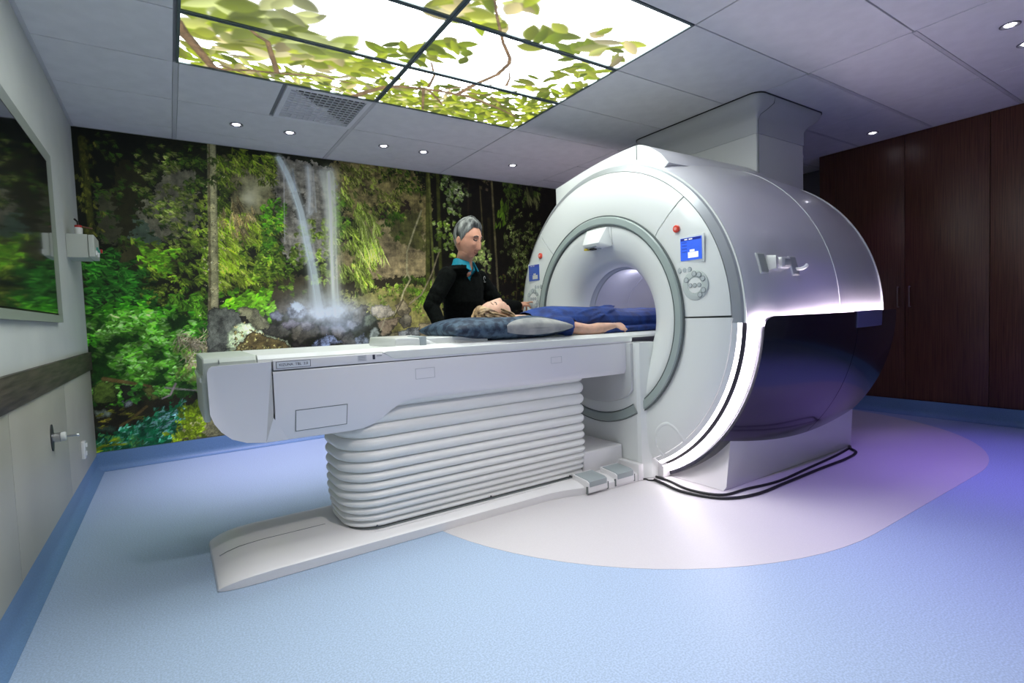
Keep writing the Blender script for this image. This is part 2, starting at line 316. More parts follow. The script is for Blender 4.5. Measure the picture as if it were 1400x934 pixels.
# features of the two prints: wall metres (x, z) and ceiling metres (x, y)
MURAL = [
('fill',[(-.02,2.714),(18.014,3.211),(18.073,-4.718),(-.203,-.271)],(.1,.11,.05),.05),
('fill',[(-.001,2.69),(.474,2.685),(.323,1.742),(-.041,1.673)],(.05,.06,.02),.03),
('fill',[(2.936,2.736),(6.558,2.934),(6.482,.819),(2.981,1.058),(2.853,1.919)],(.075,.07,.035),.03),
('rock',[(.272,2.455),(.457,2.392),(.457,1.983),(.369,1.715),(.233,1.796),(.207,2.136)],(.14,.14,.06),.06),
('rock',[(.568,2.453),(.77,2.419),(.792,2.239),(.799,2.007),(.738,1.869),(.561,1.812),(.409,1.91),(.38,2.065),(.518,2.194)],(.38,.37,.3),.1),
('rock',[(.111,2.172),(.201,2.181),(.252,1.969),(.272,1.827),(.184,1.748),(.116,1.819)],(.24,.24,.17),.06),
('rock',[(.36,1.977),(.453,1.924),(.529,1.78),(.44,1.7),(.324,1.772)],(.26,.32,.26),.05),
('rock',[(.277,1.769),(.594,1.783),(.636,1.622),(.408,1.569),(.222,1.624)],(.24,.23,.13),.06),
('rock',[(1.01,2.554),(1.178,2.532),(1.393,2.442),(1.395,2.049),(1.176,1.969),(1.041,2.119)],(.42,.4,.26),.16),
('rock',[(1.428,2.63),(1.639,2.591),(1.986,2.595),(1.949,2.158),(1.899,1.734),(1.521,1.621),(1.409,1.852),(1.406,2.247)],(.5,.48,.43),.13),
('rock',[(1.56,2.315),(1.663,2.325),(1.662,2.068),(1.571,2.061)],(.22,.2,.16),.06),
('rock',[(1.919,2.628),(2.265,2.722),(2.725,2.656),(2.978,2.393),(2.895,1.921),(2.534,2.054),(2.232,2.107),(2.015,2.092)],(.44,.4,.24),.15),
('rock',[(2.239,2.238),(2.708,2.33),(2.702,2.201),(2.383,2.118)],(.17,.13,.09),.05),
('rock',[(2.216,2.07),(2.578,2.132),(2.899,1.999),(2.876,1.547),(2.426,1.468),(2.165,1.526),(2.254,1.819)],(.52,.47,.33),.11),
('rock',[(2.425,2.195),(2.826,2.226),(2.864,1.804),(2.527,1.904)],(.33,.33,.17),.1),
('rock',[(1.212,1.57),(1.517,1.534),(2.203,1.541),(2.185,1.198),(1.759,1.174),(1.312,1.221)],(.25,.22,.14),.06),
('rock',[(1.929,1.524),(2.351,1.512),(3.006,1.572),(2.996,1.375),(2.345,1.394),(1.971,1.253)],(.17,.15,.08),.05),
('rock',[(1.899,1.875),(2.147,1.886),(2.203,1.541),(1.928,1.509)],(.42,.38,.25),.14),
('glow',[(1.222,2.282)],.1,.16,(.74,.72,.56),.8),
('glow',[(1.328,2.37)],.08,.12,(.72,.7,.52),.7),
('glow',[(1.189,2.214)],.06,.08,(.78,.77,.66),.8),
('rock',[(1.973,1.296),(2.346,1.416),(2.664,1.454),(2.998,1.414),(3.146,.809),(2.63,.802),(2.185,1.198)],(.5,.48,.26),.1),
('leaf',[(.058,2.591),(.987,2.644),(.937,1.767),(.049,1.732)],900,.055,.012,-35,30,[(.12,.2,.05),(.16,.26,.06),(.2,.25,.08)]),
('leaf',[(.417,2.532),(.776,2.523),(.78,2.311),(.71,2.001),(.73,1.728),(.591,1.723),(.436,2.04),(.381,2.325)],1000,.05,.012,-32,25,[(.4,.47,.16),(.5,.55,.24),(.28,.38,.1),(.6,.62,.36)]),
('leaf',[(.666,2.567),(.929,2.574),(.911,2.263),(.7,2.272)],420,.05,.013,-40,40,[(.24,.38,.08),(.33,.42,.12),(.14,.2,.05)]),
('leaf',[(.757,2.187),(.911,2.263),(.884,1.796),(.697,1.788)],300,.06,.012,-55,25,[(.45,.55,.14),(.55,.6,.22)]),
('stroke',[(.065,2.564),(.071,2.234),(.083,1.789)],.055,.045,(.27,.28,.09),.85),
('leaf',[(.047,2.562),(.091,2.568),(.102,1.734),(.058,1.732)],260,.05,.012,-80,15,[(.36,.36,.13),(.22,.24,.06)]),
('leaf',[(.949,2.638),(1.402,2.613),(1.414,2.379),(1.147,2.477),(.965,2.256)],700,.07,.012,-60,35,[(.46,.55,.12),(.32,.42,.08),(.56,.6,.22),(.2,.25,.05)]),
('leaf',[(.931,2.327),(1.063,2.215),(1.15,2.032),(1.398,2.214),(1.425,1.919),(1.399,1.452),(1.085,1.388),(.877,1.389)],1900,.085,.012,-62,24,[(.16,.22,.04),(.26,.34,.06),(.4,.5,.1)]),
('leaf',[(.916,2.078),(1.056,2.088),(1.146,1.967),(1.395,2.148),(1.4,1.917),(1.342,1.532),(1.09,1.484),(.879,1.421)],1500,.11,.012,-60,20,[(.6,.72,.14),(.68,.76,.22),(.5,.64,.1),(.74,.8,.34)]),
('leaf',[(1.028,2.181),(1.216,2.165),(1.117,1.953),(1.046,1.911)],240,.12,.008,-75,14,[(.6,.52,.32),(.5,.44,.26),(.66,.6,.42)]),
('leaf',[(1.307,2.205),(1.442,2.217),(1.419,1.586),(1.292,1.715)],600,.05,.018,-30,40,[(.3,.56,.08),(.42,.66,.12),(.2,.36,.06)]),
('leaf',[(1.107,1.773),(1.534,1.857),(1.546,1.486),(1.477,1.385),(1.205,1.452)],620,.05,.02,-25,40,[(.46,.62,.12),(.32,.48,.08),(.58,.7,.22),(.2,.28,.06)]),
('leaf',[(1.516,1.991),(1.91,2.085),(1.878,1.488),(1.516,1.52)],520,.055,.018,-40,40,[(.52,.62,.18),(.36,.46,.12),(.62,.7,.3)]),
('leaf',[(1.959,2.612),(2.411,2.669),(2.722,2.596),(2.538,2.129),(2.307,2.113),(1.963,2.159)],1100,.06,.011,-65,30,[(.5,.54,.2),(.38,.44,.12),(.6,.6,.32),(.24,.26,.08)]),
('leaf',[(2.411,2.669),(3.061,2.674),(2.918,2.387),(2.553,2.413)],360,.05,.014,-50,40,[(.22,.3,.06),(.32,.4,.12),(.1,.12,.03)]),
('leaf',[(1.931,2.331),(2.173,2.375),(2.292,2.112),(2.335,1.785),(2.197,1.439),(1.979,1.417),(1.895,1.664)],1900,.085,.012,-72,18,[(.58,.66,.24),(.68,.74,.36),(.46,.56,.16),(.3,.38,.08)]),
('leaf',[(1.927,2.261),(2.08,2.239),(2.012,2.021),(1.927,2.016)],260,.045,.02,-30,40,[(.36,.58,.1),(.48,.66,.16)]),
('leaf',[(2.152,2.245),(2.322,2.114),(2.333,1.748),(2.199,1.744)],260,.16,.01,-80,8,[(.62,.7,.3),(.52,.62,.18),(.74,.78,.44)]),
('leaf',[(2.464,2.198),(2.59,2.207),(2.571,1.996),(2.451,1.96)],260,.05,.014,-80,30,[(.22,.38,.04),(.28,.42,.06)]),
('leaf',[(.01,1.674),(.296,1.684),(.473,1.422),(.462,1.243),(.011,1.255)],1000,.075,.018,-28,30,[(.1,.3,.07),(.16,.4,.1),(.22,.46,.14),(.07,.2,.05)]),
('leaf',[(.372,1.774),(.886,1.827),(.86,1.389),(.648,1.391),(.457,1.57)],620,.065,.014,-38,34,[(.42,.54,.12),(.54,.64,.18),(.3,.42,.08)]),
('leaf',[(.348,1.773),(.591,1.723),(.608,1.585),(.41,1.599)],260,.055,.018,-20,30,[(.34,.58,.1),(.46,.68,.14)]),
('leaf',[(.347,1.51),(.628,1.482),(.588,1.239),(.392,1.304)],330,.03,.016,-20,50,[(.32,.4,.1),(.42,.48,.16),(.16,.18,.05)]),
('leaf',[(.544,1.361),(.87,1.358),(.822,1.19),(.612,1.208)],360,.07,.014,-65,40,[(.32,.56,.1),(.42,.64,.16),(.2,.36,.06)]),
('fill',[(.011,1.26),(.297,1.306),(.564,1.27),(.696,1.144),(.846,1.139),(.813,.762),(.659,.496),(.347,.533),(.001,.575)],(.08,.2,.04),.05),
('leaf',[(.011,1.26),(.296,1.3),(.563,1.258),(.696,1.132),(.835,1.139),(.813,.762),(.657,.477),(.346,.516),(-.014,.559)],3600,.065,.022,-18,30,[(.16,.4,.06),(.22,.5,.08),(.3,.6,.12),(.12,.32,.05)]),
('leaf',[(.024,1.17),(.293,1.253),(.561,1.21),(.656,1.084),(.675,.774),(.66,.527),(.347,.533),(-.009,.633)],2200,.055,.02,-15,28,[(.36,.66,.16),(.44,.72,.22),(.62,.84,.46),(.28,.56,.1)]),
('leaf',[(.572,.966),(.808,.952),(.729,.519),(.605,.657)],300,.05,.018,-10,60,[(.5,.58,.3),(.4,.6,.16)]),
('leaf',[(.592,1.057),(.811,1.002),(.786,.765),(.675,.774),(.619,.902)],260,.1,.008,-45,60,[(.62,.58,.44),(.74,.7,.58),(.48,.42,.3)]),
('leaf',[(.911,1.313),(1.085,1.388),(1.273,1.386),(1.312,1.221),(1.19,1.191),(.96,1.198)],520,.06,.03,-10,40,[(.44,.74,.08),(.54,.82,.16),(.3,.56,.05)]),
('leaf',[(2.194,1.38),(2.666,1.492),(3.002,1.493),(2.985,1.137),(2.49,1.19),(2.186,1.234)],760,.035,.014,-20,60,[(.56,.68,.2),(.48,.62,.14),(.66,.74,.34),(.36,.42,.14)]),
('leaf',[(2.573,1.567),(3.004,1.533),(2.993,1.296),(2.617,1.339)],300,.08,.012,-80,40,[(.42,.58,.14),(.3,.44,.08)]),
('leaf',[(1.873,1.382),(2.196,1.417),(2.186,1.234),(1.865,1.241)],200,.03,.012,0,60,[(.6,.6,.28),(.5,.5,.2)]),
('stroke',[(2.932,2.658),(2.901,2.038),(2.869,1.415)],.055,.055,(.3,.32,.12),.9),
('stroke',[(2.939,2.636),(2.941,1.99),(2.943,1.336)],.03,.03,(.42,.44,.2),.9),
('stroke',[(3.043,2.672),(3.034,2.046),(3.025,1.414)],.045,.045,(.26,.28,.1),.9),
('stroke',[(3.724,2.645),(3.74,1.927),(3.756,1.199)],.03,.03,(.42,.4,.26),.9),
('stroke',[(3.565,2.57),(3.581,1.891),(3.597,1.203)],.02,.02,(.34,.32,.2),.9),
('stroke',[(3.417,2.611),(3.406,2.4),(3.396,2.189)],.03,.03,(.14,.12,.07),.9),
('stroke',[(3.969,2.74),(3.947,2.483),(3.925,2.226)],.02,.02,(.25,.3,.1),.9),
('stroke',[(3.182,2.649),(3.189,2.412),(3.195,2.175)],.04,.04,(.12,.11,.06),.9),
('stroke',[(3.664,2.208),(3.658,1.664),(3.652,1.117)],.05,.05,(.16,.15,.08),.9),
('stroke',[(4.084,2.064),(4.038,1.629),(3.992,1.194)],.02,.02,(.24,.22,.12),.9),
('stroke',[(4.197,1.719),(4.172,1.411),(4.148,1.102)],.015,.015,(.24,.2,.1),.9),
('stroke',[(4.34,1.723),(4.309,1.411),(4.279,1.098)],.012,.012,(.22,.18,.1),.9),
('leaf',[(3.077,2.652),(3.4,2.65),(3.374,2.494),(3.295,2.382),(3.214,2.208),(3.145,2.25),(3.156,2.473),(3.069,2.495)],420,.05,.024,-20,40,[(.44,.54,.24),(.56,.64,.36),(.28,.4,.12),(.74,.78,.6)]),
('leaf',[(2.949,2.158),(3.231,2.177),(3.211,1.776),(2.915,1.806)],260,.05,.024,-10,50,[(.34,.46,.12),(.44,.54,.18),(.6,.66,.4)]),
('leaf',[(3.479,1.949),(3.621,1.914),(3.639,1.664),(3.467,1.702)],200,.05,.026,-20,50,[(.5,.6,.28),(.66,.72,.42)]),
('leaf',[(3.892,2.393),(4.203,2.332),(4.472,2.175),(4.392,1.635),(3.956,1.541),(3.848,1.881)],900,.05,.014,-20,60,[(.36,.4,.22),(.46,.5,.3),(.26,.34,.12),(.2,.22,.1)]),
('leaf',[(3.857,2.727),(4.382,2.682),(4.373,2.478),(3.894,2.436)],300,.07,.014,-60,40,[(.2,.28,.08),(.28,.34,.14)]),
('leaf',[(3.833,2.43),(3.935,2.439),(3.904,2.207),(3.823,2.202)],90,.1,.02,-100,12,[(.34,.46,.12),(.26,.38,.08)]),
('leaf',[(4.217,2.638),(4.348,2.652),(4.34,2.475),(4.274,2.469)],70,.14,.012,-75,10,[(.36,.38,.22)]),
('leaf',[(3.605,1.58),(4.392,1.635),(4.368,1.096),(3.583,1.119)],300,.05,.014,-60,50,[(.22,.3,.08),(.3,.34,.12),(.24,.18,.1)]),
('leaf',[(3.42,2.676),(3.655,2.638),(3.621,2.518),(3.46,2.535)],80,.04,.016,-20,50,[(.36,.3,.24),(.3,.3,.16)]),
('stroke',[(.929,2.666),(.911,2.263),(.879,1.515),(.832,.793)],.066,.088,(.66,.64,.47),1),
('speck',[(.9,2.447),(.949,2.453),(.872,.821),(.806,.826)],500,.012,[(.82,.8,.62),(.5,.48,.32),(.4,.37,.24)]),
('stroke',[(.912,2.664),(.889,2.261),(.817,.825)],.014,.018,(.38,.35,.22),.7),
('leaf',[(.892,2.599),(.969,2.61),(.949,2.254),(.872,2.247)],90,.05,.014,-60,60,[(.3,.4,.1),(.2,.26,.08),(.5,.5,.3)]),
('stroke',[(2.835,2.242),(2.742,2.029),(2.649,1.796),(2.638,1.591),(2.675,1.515),(2.596,1.393),(2.558,1.287),(2.471,1.138)],.022,.018,(.62,.6,.44),.95),
('stroke',[(3.018,1.809),(2.92,1.571),(2.791,1.353),(2.654,1.262)],.018,.02,(.54,.5,.38),.95),
('stroke',[(2.935,1.532),(2.9,1.336)],.02,.02,(.5,.46,.34),.9),
('stroke',[(2.654,1.591),(2.611,1.53)],.016,.012,(.6,.56,.42),.9),
('boulder',[(.812,1.202),(.864,1.264),(1.019,1.241),(1.084,1.181),(1.089,1.065),(.991,.941),(.86,.809),(.79,.827)],(.42,.44,.38),.12),
('boulder',[(1.047,1.234),(1.124,1.271),(1.204,1.23),(1.276,1.122),(1.315,1.054),(1.253,1.024),(1.125,1.076),(1.083,1.155)],(.48,.48,.34),.14),
('boulder',[(1.056,1.195),(1.102,1.181),(1.132,1.102),(1.103,1.09)],(.14,.14,.1),.03),
('boulder',[(.95,1.02),(.999,1.094),(1.07,1.13),(1.173,1.087),(1.194,1.047),(1.33,.987),(1.433,.941),(1.472,.843),(1.38,.769),(.982,.787),(.953,.879)],(.62,.68,.52),.16),
('boulder',[(1.048,.95),(1.153,1.049),(1.24,1.005),(1.408,.942),(1.466,.857),(1.373,.769),(.993,.786),(.975,.865)],(.34,.3,.17),.14),
('speck',[(1.009,1.068),(1.434,.947),(1.463,.789),(.983,.8)],420,.016,[(.7,.68,.42),(.52,.5,.28),(.2,.18,.1)]),
('boulder',[(1.179,.784),(1.291,.842),(1.48,.877),(1.672,.802),(1.735,.727)],(.62,.62,.44),.14),
('boulder',[(.885,.852),(.954,.892),(.982,.787),(.881,.782)],(.5,.55,.46),.1),
('boulder',[(1.218,1.045),(1.336,1.093),(1.428,1.076),(1.475,1.013),(1.435,.968),(1.312,.988)],(.3,.3,.24),.1),
('boulder',[(1.298,1.188),(1.374,1.226),(1.421,1.171),(1.394,1.131),(1.32,1.134)],(.36,.38,.4),.12),
('boulder',[(1.449,1.224),(1.517,1.31),(1.592,1.261),(1.652,1.177),(1.572,1.139),(1.47,1.156)],(.46,.5,.52),.24),
('boulder',[(1.392,1.104),(1.495,1.134),(1.557,1.098),(1.515,1.045),(1.414,1.05)],(.4,.38,.38),.1),
('boulder',[(1.477,1.047),(1.57,1.111),(1.688,1.107),(1.738,1.035),(1.72,.952),(1.614,.958),(1.558,.892),(1.484,.945)],(.24,.23,.18),.14),
('boulder',[(1.557,1.098),(1.649,1.108),(1.686,1.065),(1.617,1.006),(1.567,1.043)],(.42,.4,.38),.1),
('boulder',[(1.471,.939),(1.558,.892),(1.638,.915),(1.594,.835),(1.492,.855)],(.16,.15,.12),.08),
('boulder',[(1.726,1.063),(1.821,1.066),(1.816,.975),(1.748,.965)],(.26,.24,.2),.1),
('boulder',[(1.606,.806),(1.678,.913),(1.803,.976),(1.884,.943),(1.81,.848),(1.671,.788)],(.36,.4,.47),.3),
('boulder',[(1.803,.976),(1.951,.896),(1.852,.874),(1.812,.89)],(.44,.48,.56),.16),
('boulder',[(1.841,1.044),(1.932,1.069),(1.986,1.009),(1.925,.926),(1.851,.973)],(.34,.32,.28),.14),
('boulder',[(1.926,.955),(2.028,.986),(2.066,.889),(2.019,.82),(1.949,.853)],(.26,.25,.22),.12),
('boulder',[(1.865,.859),(1.993,.879),(2.089,.786),(1.874,.758)],(.3,.32,.3),.12),
('boulder',[(1.726,.812),(1.809,.834),(1.848,.789),(1.764,.767)],(.62,.64,.36),.1),
('boulder',[(2.054,.934),(2.158,.972),(2.198,.896),(2.193,.793),(2.062,.817)],(.42,.45,.51),.26),
('boulder',[(1.976,1.096),(2.071,1.121),(2.104,1.062),(2.029,1.007)],(.5,.5,.46),.1),
('boulder',[(1.928,1.254),(2.043,1.273),(2.083,1.208),(2.023,1.166),(1.939,1.183)],(.34,.32,.22),.1),
('boulder',[(2.068,1.201),(2.144,1.272),(2.217,1.248),(2.183,1.161),(2.119,1.076),(2.033,1.094)],(.32,.3,.22),.12),
('boulder',[(2.224,1.233),(2.338,1.261),(2.43,1.244),(2.489,1.167),(2.408,1.125),(2.331,1.112),(2.242,1.159)],(.6,.57,.48),.12),
('boulder',[(2.182,1.147),(2.257,1.159),(2.299,1.098),(2.236,1.049),(2.147,1.046)],(.38,.42,.3),.08),
('boulder',[(2.283,1.069),(2.407,1.11),(2.55,1.12),(2.497,1.031),(2.399,.945),(2.337,.933),(2.325,1.008)],(.5,.44,.34),.12),
('boulder',[(2.493,1.243),(2.592,1.317),(2.667,1.193),(2.614,1.118),(2.519,1.136)],(.52,.48,.36),.1),
('boulder',[(2.551,1.135),(2.616,1.164),(2.678,1.1),(2.658,1.024),(2.576,1.012),(2.532,1.075)],(.44,.42,.34),.1),
('boulder',[(2.211,.999),(2.28,1.025),(2.323,.964),(2.274,.907),(2.208,.94)],(.62,.66,.6),.1),
('boulder',[(2.494,.97),(2.641,1.009),(2.807,1.018),(2.756,.833),(2.512,.848)],(.56,.58,.56),.14),
('boulder',[(2.383,.931),(2.519,.984),(2.504,.848),(2.331,.829)],(.44,.42,.3),.12),
('boulder',[(2.742,1.051),(2.981,1.058),(2.967,.78),(2.755,.817)],(.5,.46,.34),.1),
('boulder',[(2.587,.904),(2.685,.899),(2.715,.851),(2.6,.842)],(.34,.3,.18),.08),
('stroke',[(2.583,1.302),(2.514,1.189),(2.471,1.122)],.012,.01,(.2,.17,.1),.7),
('stroke',[(2.393,1.14),(2.35,1.044),(2.324,.993)],.012,.01,(.66,.64,.5),.8),
('water',[(1.457,2.601),(1.518,2.47),(1.572,2.316),(1.62,2.132),(1.657,1.863),(1.701,1.591),(1.726,1.314),(1.746,1.174)],.09,.14,(.88,.93,.94),.95),
('water',[(1.571,2.516),(1.586,2.331)],.03,.03,(.66,.72,.8),.4),
('water',[(1.708,2.553),(1.715,2.33),(1.698,2.138)],.08,.08,(.84,.86,.86),.8),
('water',[(1.497,2.553),(1.465,1.854)],.012,.012,(.76,.76,.76),.7),
('water',[(1.753,2.538),(1.758,2.143)],.02,.02,(.76,.78,.78),.5),
('water',[(1.832,2.52),(1.874,2.291),(1.872,2.013)],.1,.08,(.82,.84,.8),.65),
('water',[(1.906,2.515),(1.907,2.154),(1.892,1.734),(1.887,1.382),(1.896,1.17)],.18,.17,(.9,.92,.86),.93),
('water',[(1.747,2.176),(1.662,2.068),(1.69,1.865)],.03,.06,(.78,.82,.84),.3),
('water',[(1.679,1.659),(1.681,1.211)],.13,.14,(.72,.76,.74),.35),
('glow',[(1.801,1.201)],.4,.14,(.88,.92,.95),1.0),
('glow',[(1.767,1.313)],.3,.16,(.74,.78,.74),.45),
('glow',[(1.96,1.054)],.24,.09,(.74,.79,.86),.6),
('glow',[(2.168,.883)],.22,.08,(.62,.68,.66),.4),
('fill',[(-.009,.49),(.202,.51),(.443,.504),(.66,.527),(.775,.387),(.828,-.133),(-.061,-.074)],(.12,.11,.05),.05),
('fill',[(-.014,.262),(.165,.291),(.362,.381),(.569,.476),(.653,.403),(.644,.248),(.498,.147),(.391,.044),(-.023,.12)],(.04,.3,.17),.06),
('leaf',[(.165,.28),(.412,.387),(.592,.436),(.618,.346),(.476,.194),(.275,.143),(-.0,.19)],520,.05,.012,40,30,[(.1,.46,.28),(.2,.56,.38),(.06,.36,.2),(.45,.7,.62)]),
('leaf',[(.36,.351),(.565,.415),(.614,.371),(.455,.277)],120,.05,.008,18,12,[(.56,.74,.72),(.4,.62,.62)]),
('leaf',[(-.005,.26),(.329,.236),(.298,.121),(-.011,.158)],160,.04,.012,60,30,[(.3,.5,.2),(.2,.5,.3)]),
('boulder',[(.01,.659),(.076,.71),(.143,.692),(.175,.612),(.156,.527),(.064,.504),(-.0,.558)],(.26,.33,.12),.14),
('boulder',[(.182,.653),(.281,.642),(.29,.558),(.194,.534)],(.14,.15,.1),.06),
('boulder',[(.009,.488),(.129,.46),(.113,.416),(.022,.417)],(.4,.44,.38),.1),
('boulder',[(.18,.536),(.25,.527),(.248,.492),(.191,.487)],(.42,.44,.44),.12),
('boulder',[(.333,.625),(.391,.63),(.435,.523),(.404,.508),(.348,.551)],(.34,.36,.16),.1),
('boulder',[(.01,.362),(.145,.341),(.133,.296),(.029,.301)],(.24,.32,.24),.1),
('boulder',[(.72,.363),(.854,.313),(.898,.113),(.707,.144),(.639,.155),(.524,.149),(.584,.288),(.648,.31)],(.58,.56,.38),.12),
('leaf',[(.585,.319),(.695,.398),(.707,.144),(.524,.149)],460,.045,.018,60,50,[(.5,.6,.04),(.4,.5,.02),(.6,.68,.14)]),
('leaf',[(.659,.496),(.725,.457),(.7,.303),(.611,.315)],200,.045,.018,60,50,[(.46,.56,.06),(.34,.44,.04)]),
('stroke',[(.086,.72),(.259,.668),(.377,.632)],.035,.02,(.42,.32,.18),.9),
('stroke',[(.343,.468),(.241,.38),(.168,.338)],.025,.02,(.32,.26,.12),.9),
('stroke',[(.475,.609),(.705,.559)],.014,.014,(.46,.44,.42),.9),
('stroke',[(.552,.632),(.511,.544),(.454,.52)],.02,.012,(.52,.46,.46),.9),
('leaf',[(.28,.63),(.351,.611),(.338,.552),(.252,.562)],80,.05,.022,-10,30,[(.3,.62,.2),(.22,.5,.14)]),
('leaf',[(-.017,.216),(.182,.183),(.158,.163),(-.019,.182)],50,.08,.01,5,10,[(.55,.62,.06)]),
('leaf',[(.06,.447),(.339,.409),(.289,.38),(.012,.401)],70,.06,.008,8,14,[(.5,.52,.12),(.4,.36,.12)]),
]
CANOPY = [
('leaf',[(.681,-1.722),(.98,-1.722),(1.786,-1.722),(2.448,-1.78),(2.831,-1.832),(2.925,-2.205),(3.014,-2.697),(3.048,-2.378),(3.045,-1.513),(1.871,-1.474),(.685,-1.46)],282,.15,.06,20,60,[(.66,.72,.14),(.56,.64,.08),(.74,.78,.24),(.48,.56,.06)],.98),
('leaf',[(.68,-1.807),(1.742,-1.854),(2.756,-1.944),(3.045,-1.513),(1.871,-1.474),(.685,-1.46)],84,.14,.05,20,60,[(.86,.8,.56),(.89,.85,.64),(.8,.82,.44)],.95),
('leaf',[(1.762,-1.865),(2.98,-2.136),(3.017,-1.499),(1.871,-1.474)],204,.13,.05,20,60,[(.66,.72,.14),(.56,.64,.08),(.74,.78,.24),(.48,.56,.06)],.98),
('leaf',[(.677,-2.052),(.845,-2.059),(1.198,-2.054),(1.636,-1.962),(1.586,-1.826),(1.164,-1.804),(.68,-1.848)],72,.22,.11,-20,40,[(.66,.72,.14),(.56,.64,.08),(.74,.78,.24),(.48,.56,.06),(.86,.8,.56),(.89,.85,.64),(.8,.82,.44)],.96),
('leaf',[(.675,-2.174),(.919,-2.314),(1.451,-2.151),(1.546,-1.964),(1.061,-1.978),(.676,-2.073)],54,.26,.13,-20,40,[(.62,.68,.28),(.78,.82,.52),(.56,.62,.2)],.96),
('leaf',[(1.008,-2.365),(1.279,-2.519),(1.261,-2.294),(1.094,-2.237)],8,.2,.1,-20,40,[(.74,.76,.5)],.95),
('leaf',[(1.615,-2.711),(1.864,-2.853),(2.162,-2.722),(1.919,-2.585)],24,.22,.1,-10,40,[(.66,.72,.14),(.56,.64,.08),(.74,.78,.24),(.48,.56,.06),(.86,.8,.56),(.89,.85,.64),(.8,.82,.44)],.98),
('leaf',[(1.898,-2.446),(2.134,-2.532),(2.185,-2.264),(1.89,-2.154)],15,.17,.08,10,40,[(.66,.72,.14),(.56,.64,.08),(.74,.78,.24),(.48,.56,.06)],.98),
('leaf',[(1.735,-2.31),(1.95,-2.337),(1.987,-2.155),(1.775,-2.091)],13,.16,.08,10,40,[(.66,.72,.14),(.56,.64,.08),(.74,.78,.24),(.48,.56,.06)],.98),
('leaf',[(2.158,-2.801),(2.444,-2.88),(2.579,-2.781),(2.403,-2.588)],8,.2,.1,30,50,[(.66,.72,.14),(.56,.64,.08),(.74,.78,.24),(.48,.56,.06)],.98),
('leaf',[(2.556,-2.673),(2.658,-3.001),(2.844,-2.928),(2.825,-2.56)],15,.2,.09,20,40,[(.66,.72,.14),(.56,.64,.08),(.74,.78,.24),(.48,.56,.06),(.86,.8,.56),(.89,.85,.64),(.8,.82,.44)],.98),
('leaf',[(2.654,-2.823),(2.921,-2.971),(2.999,-2.711)],8,.2,.07,20,40,[(.86,.8,.56),(.89,.85,.64),(.8,.82,.44),(.66,.72,.14),(.56,.64,.08),(.74,.78,.24),(.48,.56,.06)],.98),
('leaf',[(2.617,-2.446),(2.999,-2.711),(2.98,-2.136),(2.598,-2.135)],36,.16,.06,20,50,[(.66,.72,.14),(.56,.64,.08),(.74,.78,.24),(.48,.56,.06)],.98),
('leaf',[(1.557,-2.211),(1.771,-2.33),(1.779,-1.816),(1.6,-1.777)],24,.16,.07,10,50,[(.66,.72,.14),(.56,.64,.08),(.74,.78,.24),(.48,.56,.06)],.98),
('leaf',[(1.618,-2.961),(2.138,-3.203),(2.188,-2.894),(1.765,-2.727)],24,.22,.1,-20,60,[(.66,.72,.14),(.56,.64,.08),(.74,.78,.24),(.48,.56,.06),(.86,.8,.56),(.89,.85,.64),(.8,.82,.44)],.96),
('leaf',[(.692,-2.962),(1.352,-3.354),(1.389,-2.938),(.807,-2.6)],36,.22,.1,0,80,[(.66,.72,.14),(.56,.64,.08),(.74,.78,.24),(.48,.56,.06),(.86,.8,.56),(.89,.85,.64),(.8,.82,.44)],.96),
('stroke',[(.656,-1.952),(.689,-1.853),(.732,-1.768),(.782,-1.651),(.845,-1.506)],.07,.05,(.55,.44,.32),1),
('stroke',[(.845,-1.506),(.903,-1.496),(1.037,-1.559),(1.196,-1.602),(1.44,-1.69),(1.63,-1.675)],.035,.014,(.55,.44,.32),1),
('stroke',[(.992,-2.048),(1.029,-2.003),(1.085,-1.965),(1.124,-1.831),(1.191,-1.61)],.02,.035,(.55,.44,.32),1),
('stroke',[(.88,-1.547),(.981,-1.517),(1.067,-1.475)],.02,.012,(.55,.44,.32),1),
('stroke',[(1.692,-1.462),(1.755,-1.59),(1.836,-1.724),(1.918,-1.781),(2.059,-1.819),(2.183,-1.846),(2.406,-1.858),(2.693,-1.79),(2.912,-1.711)],.05,.02,(.55,.44,.32),1),
('stroke',[(2.321,-1.853),(2.355,-2.055),(2.412,-2.243),(2.399,-2.403),(2.363,-2.466),(2.237,-2.59),(2.072,-2.791),(1.977,-2.918)],.04,.012,(.55,.44,.32),1),
('stroke',[(1.971,-2.188),(2.06,-2.039),(2.098,-1.865)],.012,.022,(.55,.44,.32),1),
('stroke',[(2.086,-1.807),(2.213,-1.506)],.022,.018,(.55,.44,.32),1),
('stroke',[(2.135,-1.807),(2.251,-1.704),(2.303,-1.644)],.02,.012,(.55,.44,.32),1),
('stroke',[(2.178,-1.857),(2.36,-2.045),(2.579,-2.163),(2.785,-2.262)],.018,.01,(.55,.44,.32),1),
('stroke',[(2.55,-2.135),(2.512,-2.238),(2.452,-2.322)],.02,.008,(.55,.44,.32),1),
('stroke',[(2.377,-1.911),(2.538,-1.942),(2.845,-1.759)],.018,.008,(.55,.44,.32),1),
]
